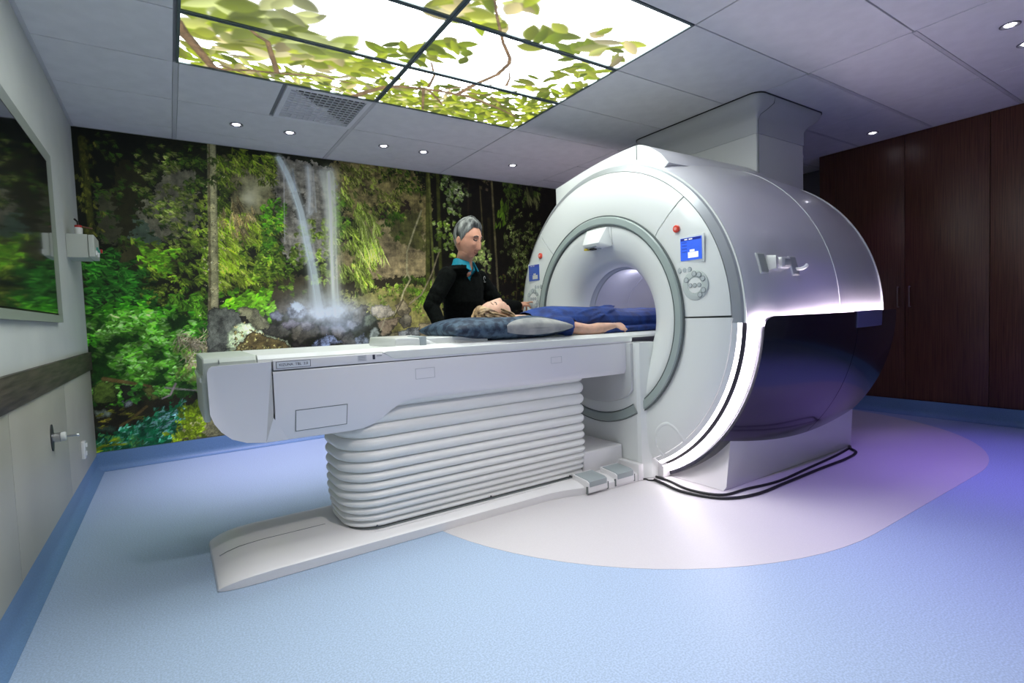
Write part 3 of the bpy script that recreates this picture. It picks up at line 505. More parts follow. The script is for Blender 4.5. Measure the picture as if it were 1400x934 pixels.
# ------------------------------------------------------------------ materials
def vinyl(name, col, k=.12):
    m = mat(name, col, .42, spec=.35)
    return noisy(m, 160, tuple(c*(1-k) for c in col), tuple(min(1, c*(1+k)) for c in col), bump=.15, bscale=300, lo=.4, hi=.62, detail=3)
M_FLOOR = vinyl('blue_vinyl', (.37, .48, .64)); M_PAD = vinyl('white_vinyl', (.60, .575, .585), .02); M_BASE = vinyl('blue_skirting_vinyl', (.14, .25, .44), .07)
M_WALL = noisy(mat('wall_paint', (.5, .52, .49), .6), 3, (.56, .58, .55), (.60, .62, .585), bump=.05, bscale=120)
M_WALLP = noisy(mat('beige_wall_panel', (.5, .48, .4), .45), 2, (.43, .41, .34), (.47, .45, .375), bump=.03, bscale=60)
M_TILE = noisy(mat('ceiling_tile', (.5, .5, .5), .8), 9, (.74, .74, .75), (.79, .79, .80), bump=.12, bscale=260, bdist=.001)
M_TEE = mat('ceiling_tee', (.60, .60, .62), .5); M_GAP = mat('ceiling_gap', (.27, .27, .28), .9)
M_RAIL = noisy(mat('dark_rail_wood', (.06, .05, .04), .5), 6, (.035, .028, .02), (.10, .08, .06), stretch=(1, .6, 9), bump=.2, bscale=20)
M_WOOD = noisy(mat('dark_veneer', (.06, .035, .03), .38, spec=.4), 5, (.058, .019, .011), (.135, .052, .028), stretch=(1, 26, .55), bump=.12, bscale=12, detail=6, lo=.3, hi=.7)
M_WHITE = mat('white_plastic', (.80, .80, .79), .32, coat=.3); M_CHROME = mat('satin_steel', (.62, .62, .64), .25, metal=1); M_DKMETAL = mat('dark_steel', (.10, .10, .11), .4, metal=.8)
M_BLACK = mat('black_plastic', (.012, .012, .014), .45)
RX = 6.98     # back of the cupboards; their fronts stand at x = 6.406
CX = 6.406; YF = -6.3

# ------------------------------------------------------------------ shell
fl = link('floor', boxm('floor', -.1, RX, YF, 0, -.08, 0, M_FLOOR, 0), kind='structure')
def stadium(x0, x1, y, r, n=40):
    return [(x1+r*math.sin(a), y-r*math.cos(a)) for a in [PI*i/n for i in range(n+1)]]+[(x0-r*math.sin(a), y+r*math.cos(a)) for a in [PI*i/n for i in range(n+1)]]
link('floor_inlay', prism('floor_inlay', stadium(3.25, 4.68, -2.43, 1.635), 'z', 0, .0012, M_PAD), fl)
wl = link('wall_left', boxm('wall_left', -.1, 0, YF, .1, 0, CEIL+.1, M_WALL, 0), kind='structure')
for i, (a, b) in enumerate([(-.004, -1.19), (-1.194, -2.44), (-2.444, -3.69), (-3.694, -4.9)]):
    part('wall_panel', boxm('wall_panel', 0, .007, b, a, .13, .80, M_WALLP, .0015), wl)
link('wall_back', boxm('wall_back', -.1, RX, 0, .1, 0, CEIL+.1, M_WALL, 0), kind='structure')
link('wall_front', boxm('wall_front', -.1, RX, YF-.1, YF, 0, CEIL+.1, M_WALL, 0), kind='structure')
link('wall_right', boxm('wall_right', RX, RX+.1, YF, .1, 0, CEIL+.1, mat('alcove_paint', (.12, .11, .12), .7), 0), kind='structure')
def cove(name, pts, m):   # profile swept along a straight wall: pts = list of (a, z)
    return pts
def skirting(name, prof, axis, t0, t1, kind='structure'):
    me = prism(name, prof, axis, t0, t1, M_BASE, smooth=50); return link(name, me, kind=kind)
cp = [(0, .145), (.006, .145), (.008, .055)]+[(.008+.045*(1-math.cos(a)), .055-.052*math.sin(a)) for a in [PI/2*i/6 for i in range(1, 7)]]+[(.053, .0006), (0, .0006)]
skirting('baseboard_back', [(-a, z) for a, z in cp], 'x', .0, RX)
skirting('baseboard_left', [(a, z) for a, z in cp], 'y', YF, 0)
link('trim_1', boxm('trim_1', 0, .022, -5.2, -.002, .80, .935, M_RAIL, .003), kind='structure')

# ceiling: backing, tiles with recessed joints, wide tees as in the photo
ce = link('ceiling', boxm('ceiling', -.1, RX+.1, YF, .1, CEIL+.012, CEIL+.1, M_GAP, 0), kind='structure')
colx = [0, .66, 1.86, 3.06, 4.26, 5.46, 6.66, RX]; rowy = [0, -.2737]+[-.2737-.6*i for i in range(1, 11)]+[YF]
tile_mesh = {}
def tile(x0, x1, y0, y1):
    w, d = round(x1-x0, 3), round(y0-y1, 3)
    if (w, d) not in tile_mesh: tile_mesh[(w, d)] = boxm('tile', -w/2, w/2, -d/2, d/2, 0, .014, M_TILE, .0015, 1)
    part('tile', tile_mesh[(w, d)], ce, loc=((x0+x1)/2, (y0+y1)/2, CEIL))
for i in range(len(colx)-1):
    for j in range(len(rowy)-1):
        x0, x1, y0, y1 = colx[i], colx[i+1], rowy[j], rowy[j+1]
        gx0 = .016 if i in (1, 2) and colx[i] < 4 else .0045; gx1 = .016 if i in (0, 1) else .0045
        gy = .014 if x0 > 4.2 else .0042
        if .6 < x0 < 3 and -1.5 < y0+.01 and y0 < -.8 and i == 1 and j == 2: x1 = 1.265   # vent takes the rest
        if i in (1, 2) and 3 <= j <= 5: continue                                           # light panels
        tile(x0+gx0, x1-gx1, y0-gy, y1+gy)
tee = lambda x0, x1, y0, y1: part('tee', boxm('tee', x0, x1, y0, y1, CEIL-.001, CEIL+.010, M_TEE, .001, 1), ce)
for x, ya, yb in [(.66, 0, -1.474), (1.86, 0, -1.474), (.66, -3.29, YF+.01), (1.86, -3.29, YF+.01)]: tee(x-.014, x+.014, yb, ya)
for y in rowy[1:-1]: tee(4.27, RX-.02, y-.0115, y+.0115)
part('wall_angle', boxm('wall_angle', 0, .022, YF+.01, -.002, CEIL-.003, CEIL+.002, M_TEE, .001), ce)

# ------------------------------------------------------------------ mural
cv = Canvas(.004, 4.9, .147, CEIL-.004, .0056, (.10, .11, .05))
for f in MURAL: cv.do(f)
M_MURAL = print_mat('mural_print', .5)
mu = link('mural', cv.grid_mesh('mural', lambda u, v: np.stack([u, u*0-.003, v], 1), M_MURAL, MURAL_GAIN), label='wall-wide printed rainforest mural with a twin waterfall, mossy rocks and green stream', cat='mural')
mu2 = boxm('mural_sheet', 4.9, RX, -.003, 0, .147, CEIL-.004, noisy(mat('mural_print_dark', (.03, .03, .015), .5), 4, (.004, .005, .002), (.04, .045, .015), stretch=(3, 1, 1)), 0)
part('mural_sheet', mu2, mu)

# ------------------------------------------------------------------ backlit ceiling panels with a printed tree canopy
can = Canvas(.66, 3.06, -3.274, -1.474, .0055, (1.0, 1.0, 1.0))
for f in CANOPY: can.do(f)
M_CAN = print_mat('canopy_print', .35, PANEL_GAIN); M_FRAME = mat('panel_frame', (.10, .13, .14), .4)
def canopy_lin(c):
    l = np.where(c <= .04045, c/12.92, ((c+.055)/1.055)**2.4)
    white = np.clip((c.min(-1, keepdims=True)-.9)/.1, 0, 1)          # unprinted film lets the lamp through, printed ink holds it back
    return l/PANEL_GAIN*(1-white)*.66+white*np.array([.93, 1.0, .99])
names = {(0, 0): 'backlit leaf-print panel above the air vent, left one of the front row', (1, 0): 'backlit leaf-print panel with long forked branch, right one of the front row',
         (0, 1): 'mostly white backlit panel behind the left branch panel', (1, 1): 'backlit panel with rising twig and scattered leaves, middle right of the six',
         (0, 2): 'backlit panel cut off by the top left of the frame', (1, 2): 'bright white backlit panel at the far right corner of the ceiling light'}
for (i, j), lab in names.items():
    x0, y1 = .66+1.2*i, -1.474-.6*j; x1, y0 = x0+1.2, y1-.6; g = .016
    t = thing('light_panel', lab, 'ceiling light', ((x0+x1)/2, (y0+y1)/2, CEIL), 'backlit canopy panels in the ceiling')
    sub = Canvas.__new__(Canvas); a = int(round((x0+g-can.u0)/can.du)); b = int(round((x1-g-can.u0)/can.du)); c_ = int(round((y0+g-can.v0)/can.dv)); d_ = int(round((y1-g-can.v0)/can.dv))
    sub.C = can.C[c_:d_+1, a:b+1]; sub.w = b-a+1; sub.h = d_-c_+1; sub.u0 = x0+g; sub.v0 = y0+g; sub.du = (1.2-2*g)/(sub.w-1); sub.dv = (.6-2*g)/(sub.h-1)
    part('printed_diffuser', sub.grid_mesh('printed_diffuser', lambda u, v: np.stack([u, v, u*0+CEIL+.004], 1), M_CAN, 1, canopy_lin), t)
    bm = bmesh.new()
    bmbox(bm, x0+.002, x1-.002, y0+.002, y0+g, CEIL-.003, CEIL+.011); bmbox(bm, x0+.002, x1-.002, y1-g, y1-.002, CEIL-.003, CEIL+.011)
    bmbox(bm, x0+.002, x0+g, y0+g, y1-g, CEIL-.003, CEIL+.011); bmbox(bm, x1-g, x1-.002, y0+g, y1-g, CEIL-.003, CEIL+.011)
    part('frame', frombm('frame', bm, M_FRAME), t)

# ------------------------------------------------------------------ downlights
DLAB = ['small round downlight nearest the left wall above the mural', 'round downlight just left of the air vent corner', 'left of the two close downlights right of the air vent', 'right of the two close downlights right of the air vent',
        'lone round downlight above the man near the scanner cover', 'lone round downlight near the dark cupboards', 'bright round downlight in the top right corner of the photo',
        'round downlight half cut by the right edge of the photo', 'leftmost of three downlights above the top edge of the photo', 'rightmost of three downlights above the top edge of the photo', 'middle one of three downlights above the top edge of the photo']
M_BULB = mat('lamp_lens', (1, 1, 1), .3, emit=(.9, .88, 1.0), estr=14)
M_TRIM = mat('downlight_trim', (.22, .22, .25), .3, metal=.6)
Ry = Matrix.Rotation(PI/2, 4, 'Y')
trim = revolve('trim', [(0, .048), (-.004, .048), (-.006, .042), (.004, .028), (.008, .024)], 0, 360, M_TRIM, 28, 0, 0); trim.transform(Matrix.Rotation(-PI/2, 4, 'Y'))
lens = revolve('lens', [(0, .0), (0, .012), (-.001, .020), (.004, .026)], 0, 360, M_BULB, 20, 0, 0); lens.transform(Matrix.Rotation(-PI/2, 4, 'Y'))
for (x, y, c, s, a_), lab in zip(DOWN, DLAB):
    t = thing('downlight', lab or 'round ceiling downlight behind the viewpoint', 'downlight', (x, y, CEIL), 'recessed ceiling downlights')
    part('trim', trim, t, loc=(x, y, CEIL-.001)); part('lens', lens, t, loc=(x, y, CEIL-.004))

# ------------------------------------------------------------------ air vent: square frame and an egg-crate of slats over a stepped core
t = thing('air_vent', 'square white egg-crate air vent in the ceiling beside the light panels', 'air vent', (1.56, -1.174, CEIL))
vx0, vx1, vy0, vy1 = 1.275, 1.845, -1.468, -.88
bm = bmesh.new(); b_ = .035
for q in [(vx0, vx1, vy0, vy0+b_), (vx0, vx1, vy1-b_, vy1), (vx0, vx0+b_, vy0+b_, vy1-b_), (vx1-b_, vx1, vy0+b_, vy1-b_)]: bmbox(bm, *q, CEIL-.006, CEIL+.012, .002, 1)
M_VENT = mat('vent_white', (.80, .80, .83), .5)
part('frame', frombm('frame', bm, M_VENT), t)
ix0, ix1, iy0, iy1 = vx0+b_, vx1-b_, vy0+b_, vy1-b_; N = 12
s1 = boxm('slat', -.0014, .0014, -(iy1-iy0)/2, (iy1-iy0)/2, 0, .011, M_VENT, 0); s2 = boxm('slat', -(ix1-ix0)/2, (ix1-ix0)/2, -.0014, .0014, 0, .011, M_VENT, 0)
s1.transform(Matrix.Rotation(0, 4, 'Y'))
for i in range(1, N):
    part('slat', s1, t, loc=(ix0+(ix1-ix0)*i/N, (iy0+iy1)/2, CEIL-.005)); part('slat', s2, t, loc=((ix0+ix1)/2, iy0+(iy1-iy0)*i/N, CEIL-.005))
# four-way deflector behind the grid; black backing paints shade on its darker sectors
cxv, cyv = (ix0+ix1)/2, (iy0+iy1)/2; h = (ix1-ix0)/2; v = []; f = []
M_VBACK = mat('vent_shade', (.02, .02, .02), .9)
part('backing', boxm('backing', ix0, ix1, iy0, iy1, CEIL+.0112, CEIL+.0118, M_VBACK, 0), t)
for k in range(4):
    a = h*(1-k/4)-.004
    for sx, sy in ((-1, -1), (1, -1), (1, 1), (-1, 1)): v.append((cxv+sx*a, cyv+sy*a, CEIL+.0108))
    for sx, sy in ((-1, -1), (1, -1), (1, 1), (-1, 1)): v.append((cxv+sx*(a-h*.07), cyv+sy*(a-h*.07), CEIL+.003))
    for q in range(4): f.append((8*k+q, 8*k+(q+1) % 4, 8*k+4+(q+1) % 4, 8*k+4+q))
v += [(cxv+sx*.045, cyv+sy*.045, CEIL+.002) for sx, sy in ((-1, -1), (1, -1), (1, 1), (-1, 1))]; f.append((32, 33, 34, 35))
v = []; f = []
for A_, B_, z_ in (((ix0, iy0), (ix0, iy1), .0085), ((ix0, iy1), (ix1, iy1), .0095)): k_ = len(v); v += [(A_[0], A_[1], CEIL+z_), (B_[0], B_[1], CEIL+z_), (cxv, cyv, CEIL+.003)]; f.append((k_, k_+1, k_+2))
k_ = len(v); v += [(cxv+sx*.04, cyv+sy*.04, CEIL+.002) for sx, sy in ((-1, -1), (1, -1), (1, 1), (-1, 1))]; f.append((k_, k_+1, k_+2, k_+3))
part('deflector', mesh('deflector', v, f, M_VENT, None), t)

# ------------------------------------------------------------------ control-room window in the left wall
wn = link('window_1', boxm('window_1', -.004, .008, -3.3, -1.20, 1.15, 2.10, mat('window_reveal', (.01, .012, .012), .5), 0), kind='structure')
M_WF = mat('window_frame_paint', (.34, .37, .34), .35, metal=.3)
def frame_loop(y0, y1, z0, z1, w, x0, x1):
    bm = bmesh.new(); A = [(y0, z0), (y1, z0), (y1, z1), (y0, z1)]; B = [(y0+w, z0+w), (y1-w, z0+w), (y1-w, z1-w), (y0+w, z1-w)]
    va = [bm.verts.new((x0, *p)) for p in A]; vb = [bm.verts.new((x1, *p)) for p in A]; vc = [bm.verts.new((x1-.012, *p)) for p in B]
    for i in range(4):
        j = (i+1) % 4; bm.faces.new((va[i], va[j], vb[j], vb[i])); bm.faces.new((vb[i], vb[j], vc[j], vc[i]))
    return frombm('frame', bm, M_WF)
part('frame', frame_loop(-3.3, -1.20, 1.15, 2.10, .042, 0, .028), wn)
part('pane', boxm('pane', .012, .018, -3.25, -1.25, 1.20, 2.05, mat('dark_glass', (.006, .008, .008), .03, spec=1.0, coat=1), 0), wn, label='dark reflective glass pane')

# ------------------------------------------------------------------ small things on the left wall
t = thing('wall_box', 'pale grey box with a pull-out front high on the left wall beside the window', 'dispenser', (0, -.50, 1.62))
part('body', boxm('body', .001, .115, -.66, -.40, 1.59, 1.745, mat('box_grey', (.50, .52, .46), .4), .004), t)
part('front', boxm('front', .117, .150, -.67, -.39, 1.595, 1.742, mat('box_front', (.56, .58, .52), .4), .006), t)
M_GREEN = mat('green_knob', (.05, .3, .22), .4); M_RED = mat('red_plastic', (.5, .02, .02), .4)
for k in range(4): part('connector', boxm('connector', .150, .160, -.64+.06*k, -.62+.06*k, 1.61+.03*(k % 2), 1.64+.03*(k % 2), M_GREEN if k % 2 else M_WHITE, .002), t)
part('switch', boxm('switch', .150, .170, -.43, -.405, 1.65, 1.675, M_RED, .002), t)
t = thing('spray_bottle', 'small white bottle with red cap and black nozzle standing on the wall box', 'bottle', (.06, -.56, 1.746))
def lathe(name, prof, m, loc, n=20):
    me = revolve(name, [(z, r) for z, r in prof], 0, 360, m, n, 0, 0); me.transform(Matrix.Rotation(-PI/2, 4, 'Y')); return me
part('body', lathe('body', [(0, 0), (0, .022), (.05, .024), (.055, .020)], M_WHITE, None), t, loc=(.06, -.56, 1.747))
part('cap', lathe('cap', [(.055, .020), (.070, .020), (.072, 0)], M_RED, None), t, loc=(.06, -.56, 1.747))
part('nozzle', tube('nozzle', [(.06, -.56, 1.818), (.058, -.562, 1.841), (.045, -.58, 1.856)], .006, M_BLACK), t)
part('trigger', tube('trigger', [(.07, -.55, 1.814), (.10, -.52, 1.811), (.13, -.50, 1.808)], .005, mat('brown_tube', (.16, .07, .04), .5)), t)
t = thing('gas_outlet', 'steel gas outlet on an oval plate low on the left wall', 'wall outlet', (0, -1.67, .56))
pl = revolve('plate', [(0, 0), (0, .034), (.005, .034), (.006, 0)], 0, 360, M_DKMETAL, 28, 0, 0); pl.transform(Matrix.Diagonal((1, 1, 2.0, 1)))
part('plate', pl, t, loc=(.0075, -1.67, .56))
def xcyl(name, prof, m, n=24): return revolve(name, prof, 0, 360, m, n, 0, 0)
part('socket', xcyl('socket', [(0, .024), (.03, .024), (.032, .018), (.032, 0)], M_CHROME), t, loc=(.012, -1.67, .56))
part('collar', xcyl('collar', [(0, .022), (.012, .024), (.020, .022), (.022, 0)], M_WHITE), t, loc=(.044, -1.67, .56))
part('pin', xcyl('pin', [(0, .005), (.045, .005), (.047, .009), (.056, .006), (.058, 0)], M_CHROME, 12), t, loc=(.060, -1.67, .56))
t = thing('wall_socket', 'small white socket low on the left wall near the mural corner', 'wall socket', (0, -.72, .32))
part('plate', boxm('plate', .007, .028, -.76, -.69, .255, .37, M_WHITE, .005), t)
part('switch', boxm('switch', .028, .038, -.74, -.71, .33, .355, M_WHITE, .002), t); part('switch', boxm('switch', .028, .034, -.74, -.71, .275, .30, M_WHITE, .002), t)

# ------------------------------------------------------------------ dark veneer cupboards on the right
ys = [(-2.457, -3.0685), (-3.0685, -3.681), (-3.681, -4.2935), (-4.2935, -4.906)]
M_HANDLE = mat('bronze_handle', (.22, .16, .13), .4, metal=.3)
def cupboard(lab, y0, y1, doors, hs):
    t = thing('cupboard', lab, 'cupboard', (CX+.3, (y0+y1)/2, 0), 'dark veneer cupboards')
    part('carcass', boxm('carcass', CX+.020, RX-.01, y1+.001, y0-.001, .001, CEIL-.002, M_WOOD, 0), t)
    for (a, b), h in zip(doors, hs):
        d = part('door', boxm('door', CX, CX+.019, b+.002, a-.002, .152, CEIL-.004, M_WOOD, .0015), t)
        if h: part('handle', tube('handle', [(CX, h, 1.035), (CX-.028, h, 1.035), (CX-.03, h, 1.04), (CX-.03, h, 1.22), (CX-.028, h, 1.225), (CX, h, 1.225)], .006, M_HANDLE, 8), d)
cupboard('dark veneer filler cupboard at the left end, beside the scanner', -2.300, -2.457, [(-2.300, -2.457)], [None])
cupboard('two-door dark veneer cupboard with paired bar handles', -2.457, -3.681, ys[:2], [-3.018, -3.112])
cupboard('dark veneer cupboard at the right edge of the photo', -3.681, -4.906, ys[2:], [None, None])
cupboard('dark veneer cupboard beyond the right edge of the photo', -4.906, -6.13, [(-4.906, -5.518), (-5.518, -6.13)], [-5.47, -5.566])
skirting('baseboard_right', [(CX-a, z) for a, z in cp], 'y', YF, -2.3)

# ------------------------------------------------------------------ unseen fill panel added behind the viewpoint to brighten the front faces
t = thing('fill_panel', 'added flat fill light panel, unseen behind the viewpoint', 'ceiling light', (2.46, -5.374, CEIL))
part('fill_face', boxm('fill_face', 1.90, 3.02, -5.64, -5.11, CEIL-.006, CEIL-.001, mat('fill_glow', (.8, .8, .8), .5, emit=(.82, .86, 1.0), estr=FILL_GAIN), 0), t)

# ------------------------------------------------------------------ MRI scanner
M_SH = mat('scanner_white', (.80, .82, .80), .30, coat=.35)
M_SILV = mat('scanner_silver_shell', (.72, .71, .75), .32, metal=.22, coat=.3)
M_RING = mat('grey_green_ring', (.36, .42, .40), .35, coat=.2); M_EDGE = mat('ring_edge', (.12, .14, .14), .4)
M_BORE = mat('bore_liner', (.50, .50, .56), .35, coat=.2); M_SEAM = mat('seam_grey', (.16, .18, .18), .6)
M_WING = mat('glossy_midnight_panel', (.010, .010, .022), .22, metal=.3, spec=.7, coat=.5)
M_LED = mat('led_strip', (1, 1, 1), .5, emit=(1.0, .93, 1.0), estr=LED_GAIN); M_LED2 = mat('led_strip_bright', (1, 1, 1), .5, emit=(1.0, .84, .97), estr=LED_GAIN*4.5); M_TAB = mat('blue_grey_tab', (.10, .11, .20), .35, coat=.3)
M_GR = mat('grey_plastic', (.42, .47, .48), .45); M_PED = mat('pedestal_white', (.74, .72, .74), .35)
SCN = thing('mri_scanner', 'large white and silver MRI scanner with a round bore and glossy dark side panel', 'scanner', (3.95, YC, 0))
S = lambda name, me, parent=SCN, **k: part(name, me, parent, **k)
# front cover in sectors with narrow seams: x profile shared
fp = [(3.085, .712), (3.076, .76), (3.080, .88), (3.092, .96), (3.108, 1.0)]
bev = [(3.110, 1.004), (3.135, 1.045), (3.150, 1.052)]
for a, b in [(.35, 45), (45.5, 134.5), (135, 179.65), (180.35, 246), (-66, -.35)]:
    n = max(10, int((b-a)/2.5))
    ys_ = revolve('front_cover', fp+[(3.16, 1.0), (3.16, .70)], a, b, M_SH, n, ends=True, closed=True); S('front_cover', ys_)
S('seam_backing', revolve('seam_backing', [(3.10, .70), (3.12, 1.0)], -66, 246, M_SEAM, 90))
S('edge_band', revolve('edge_band', bev, -2, 246, mat('edge_band_silver', (.46, .48, .50), .3, metal=.4), 90))
S('edge_band', revolve('edge_band', [(3.110, 1.004), (3.126, 1.029)], -64, -.5, M_SH, 50)); S('edge_band', revolve('edge_band', [(3.126, 1.029), (3.140, 1.046)], -64, -.5, M_LED, 50), label='white edge band with its lit look painted as glow')  # lower bevel is no lamp; its emission paints in the strip's light
S('edge_trim', revolve('edge_trim', [(3.150, 1.052), (3.150, 1.062), (3.158, 1.062)], -2, 246, M_SH, 90))
# ring
S('bezel_ring', revolve('bezel_ring', [(3.095, .712), (3.068, .708), (3.060, .700), (3.060, .662), (3.068, .654), (3.10, .650)], 0, 360, M_RING, 110))
S('ring_edge', revolve('ring_edge', [(3.080, .716), (3.066, .716), (3.066, .709)], 0, 360, M_EDGE, 110)); S('ring_edge', revolve('ring_edge', [(3.066, .654), (3.066, .649), (3.09, .649)], 0, 360, M_EDGE, 110))
# funnel and bore
S('bore_funnel', revolve('bore_funnel', [(3.085, .650), (3.078, .640), (3.082, .60), (3.095, .54), (3.115, .49), (3.145, .445), (3.19, .405), (3.25, .380), (3.30, .372)], 0, 360, M_SH, 110, smooth=60))
S('bore_lip', revolve('bore_lip', [(3.30, .372), (3.31, .366), (3.34, .362), (3.345, .356)], 0, 360, mat('bore_lip_grey', (.46, .48, .52), .3), 96))
S('bore_tube', revolve('bore_tube', [(3.345, .356), (3.70, .355), (3.702, .352), (4.2, .352), (4.62, .356), (4.74, .42)], 0, 360, M_BORE, 96))
S('rear_cover', revolve('rear_cover', [(4.74, .42), (4.775, .50), (4.775, 1.0), (4.752, 1.088)], 0, 360, M_SH, 96))
# funnel seams beside the camera nose
# silver shell in two bands with a pale seam
sp = [(3.158, 1.062), (3.20, 1.085), (3.4, 1.112), (3.7, 1.130), (4.03, 1.136)]; sp2 = [(4.042, 1.136), (4.3, 1.130), (4.55, 1.112), (4.74, 1.090)]
S('shell', revolve('shell', sp, -66, 246, M_SILV, 120, smooth=60), label='silver front shell band'); S('shell', revolve('shell', sp2, -66, 246, M_SILV, 120, smooth=60), label='silver rear shell band')
S('shell_seam', revolve('shell_seam', [(4.030, 1.136), (4.032, 1.139), (4.040, 1.139), (4.042, 1.136)], -66, 246, M_SH, 120))
S('shell_rim', revolve('shell_rim', [(4.74, 1.090), (4.744, 1.096), (4.752, 1.096), (4.754, 1.086)], -66, 246, M_SH, 120))
# raised hood on top of the shell (far side shoulder)
hood = [(-1.86, 1.90), (-1.86, 2.085)]
for i in range(9):
    t_ = i/8; y = -1.86+(-2.70+1.86)*t_; hood.append((y, 2.085+.095*math.sin(t_*PI/2)))
hood += [(-2.74, 2.176), (-2.78, 2.162), (-2.82, 2.142), (-2.87, 2.108), (-2.92, 2.07), (-2.98, 2.0), (-2.9, 1.95)]
hm = prism('hood', [(y, z) for y, z in hood], 'x', 3.175, 4.3, M_SILV, bev=.012); S('hood_face', prism('hood_face', [(y, z) for y, z in hood], 'x', 3.172, 3.178, M_SH, bev=.002))
S('hood', hm); S('hood_seam', boxm('hood_seam', 3.168, 3.174, -2.722, -2.718, 2.085, 2.175, M_SEAM, 0))
# wings
def wing_r(x): q = (x-3.22)/(4.86-3.22); return 1.128+.066*math.sin(PI*min(1, max(0, q))*.92)-.006*q
def wing(side, x_a, x_b, t0, t1, m, name='side_wing', cr=.07):
    """curved panel outside the shell: x from x_a to x_b, angle t0..t1 below horizontal"""
    nx, nt = 28, 44
    R = wing_r
    v = []; f = []
    for i in range(nt+1):
        th = t0+(t1-t0)*(i/nt)**1.15; dz = math.radians(th-t0)*1.13; xs = x_a; 
        if dz < cr: xs = x_a+cr-math.sqrt(max(0, cr*cr-(cr-dz)**2)) if cr else x_a
        for j in range(nx+1):
            x = xs+(x_b-xs)*j/nx; r = R(x); t = math.radians(th)
            v.append((x, YC-side*r*math.cos(t), ZC-r*math.sin(t)))
    for i in range(nt):
        for j in range(nx):
            a = i*(nx+1)+j; f.append((a, a+1, a+nx+2, a+nx+1))
    me = bpy.data.meshes.new(name); me.from_pydata(v, [], f); me.materials.append(m)
    bm = bmesh.new(); bm.from_mesh(me); bmesh.ops.recalc_face_normals(bm, faces=bm.faces[:])
    # outward normals
    bm.faces.ensure_lookup_table(); q = bm.faces[len(bm.faces)//2]
    if q.normal.dot(q.calc_center_median()-Vector((q.calc_center_median().x, YC, ZC))) < 0: bmesh.ops.reverse_faces(bm, faces=bm.faces[:])
    bmesh.ops.solidify(bm, geom=bm.faces[:], thickness=.022); bmesh.ops.recalc_face_normals(bm, faces=bm.faces[:])
    bm.to_mesh(me); bm.free(); finish(me, 35); return me
for side in (1, -1):
    S('side_wing', wing(side, 3.215, 4.150, .3, 65.5, M_WING)); S('side_wing', wing(side, 4.156, 4.84, .3, 64, M_WING, cr=0))
S('wing_tab', wing(1, 4.13, 4.52, .1, 5.2, M_TAB, 'wing_tab', cr=0)).scale = (1, 1, 1)
bpy.data.meshes['wing_tab'].transform(Matrix.Translation((0, -.006, 0)))
# light strips: along the top of each wing, and down behind its front lip
for side in (1, -1):
    lv = []; lf = []
    for i in range(41):
        x = 3.19+(4.76-3.19)*i/40; r0 = float(np.interp(x, [3.158, 3.2, 3.4, 3.7, 4.03, 4.3, 4.55, 4.74], [1.062, 1.085, 1.112, 1.130, 1.136, 1.130, 1.112, 1.090]))+.003; r1 = max(wing_r(x)-.020, r0+.006)
        lv += [(x, YC-side*r0, 1.022), (x, YC-side*r1, 1.022), (x, YC-side*r1, 1.0), (x, YC-side*r0, 1.0)]
        if i: k = 4*i-4; lf += [(k+j, k+(j+1) % 4, k+4+(j+1) % 4, k+4+j) for j in range(4)]
    S('light_strip', mesh('light_strip', lv, lf, M_LED2, None))
a0, a1 = -65, -1
S('light_strip', revolve('light_strip', [(3.160, 1.064), (3.205, 1.104)], -65, -.6, M_LED, 60)); S('light_strip', revolve('light_strip', [(3.160, 1.064), (3.205, 1.104)], 180.6, 245, M_LED, 60))
S('strip_seam', revolve('strip_seam', [(3.142, 1.048), (3.156, 1.060)], -62, -2, mat('strip_seam_dark', (.05, .04, .05), .6), 60))
# pedestal: flared block
def flare(x0, x1, y0, y1, z0, z1, dx, dy, m, name='pedestal', bevw=.02):
    bm = bmesh.new()
    b = [bm.verts.new(p) for p in [(x0, y0, z0), (x1, y0, z0), (x1, y1, z0), (x0, y1, z0)]]; t_ = [bm.verts.new(p) for p in [(x0+dx, y0-dy*0, z1), (x1+.05, y0, z1), (x1+.05, y1, z1), (x0+dx, y1, z1)]]
    bm.faces.new(b[::-1]); bm.faces.new(t_)
    for i in range(4): bm.faces.new((b[i], b[(i+1) % 4], t_[(i+1) % 4], t_[i]))
    bmesh.ops.bevel(bm, geom=bm.edges[:], offset=bevw, segments=3, profile=.6, affect='EDGES')
    return frombm(name, bm, m)
def pedestal():
    xs = [3.30+(4.84-3.30)*i/20 for i in range(21)]; bm = bmesh.new(); hy = .855; cols = []
    for x in xs:
        zt = ZC-math.sqrt((wing_r(x)-.010)**2-hy*hy); k = (x-3.30)/(4.84-3.30); xb = 3.225+(4.79-3.225)*k
        cols.append([bm.verts.new(p) for p in [(xb, YC-hy+.004, .003), (xb+.3*(x-xb), YC-hy, .02), (x, YC-hy, zt), (x, YC-hy+.12, zt-.10), (x, YC+hy-.12, zt-.10), (x, YC+hy, zt), (xb+.3*(x-xb), YC+hy, .02), (xb, YC+hy-.004, .003)]])
    for A, B in zip(cols, cols[1:]):
        for i in range(8): bm.faces.new((A[i], B[i], B[(i+1) % 8], A[(i+1) % 8]))
    bm.faces.new(cols[0]); bm.faces.new(cols[-1][::-1]); return frombm('pedestal', bm, M_PED, 30)
S('pedestal', pedestal())
S('front_foot', boxm('front_foot', 3.16, 3.5, YC-.46, YC+.46, .002, .10, M_PED, .01))
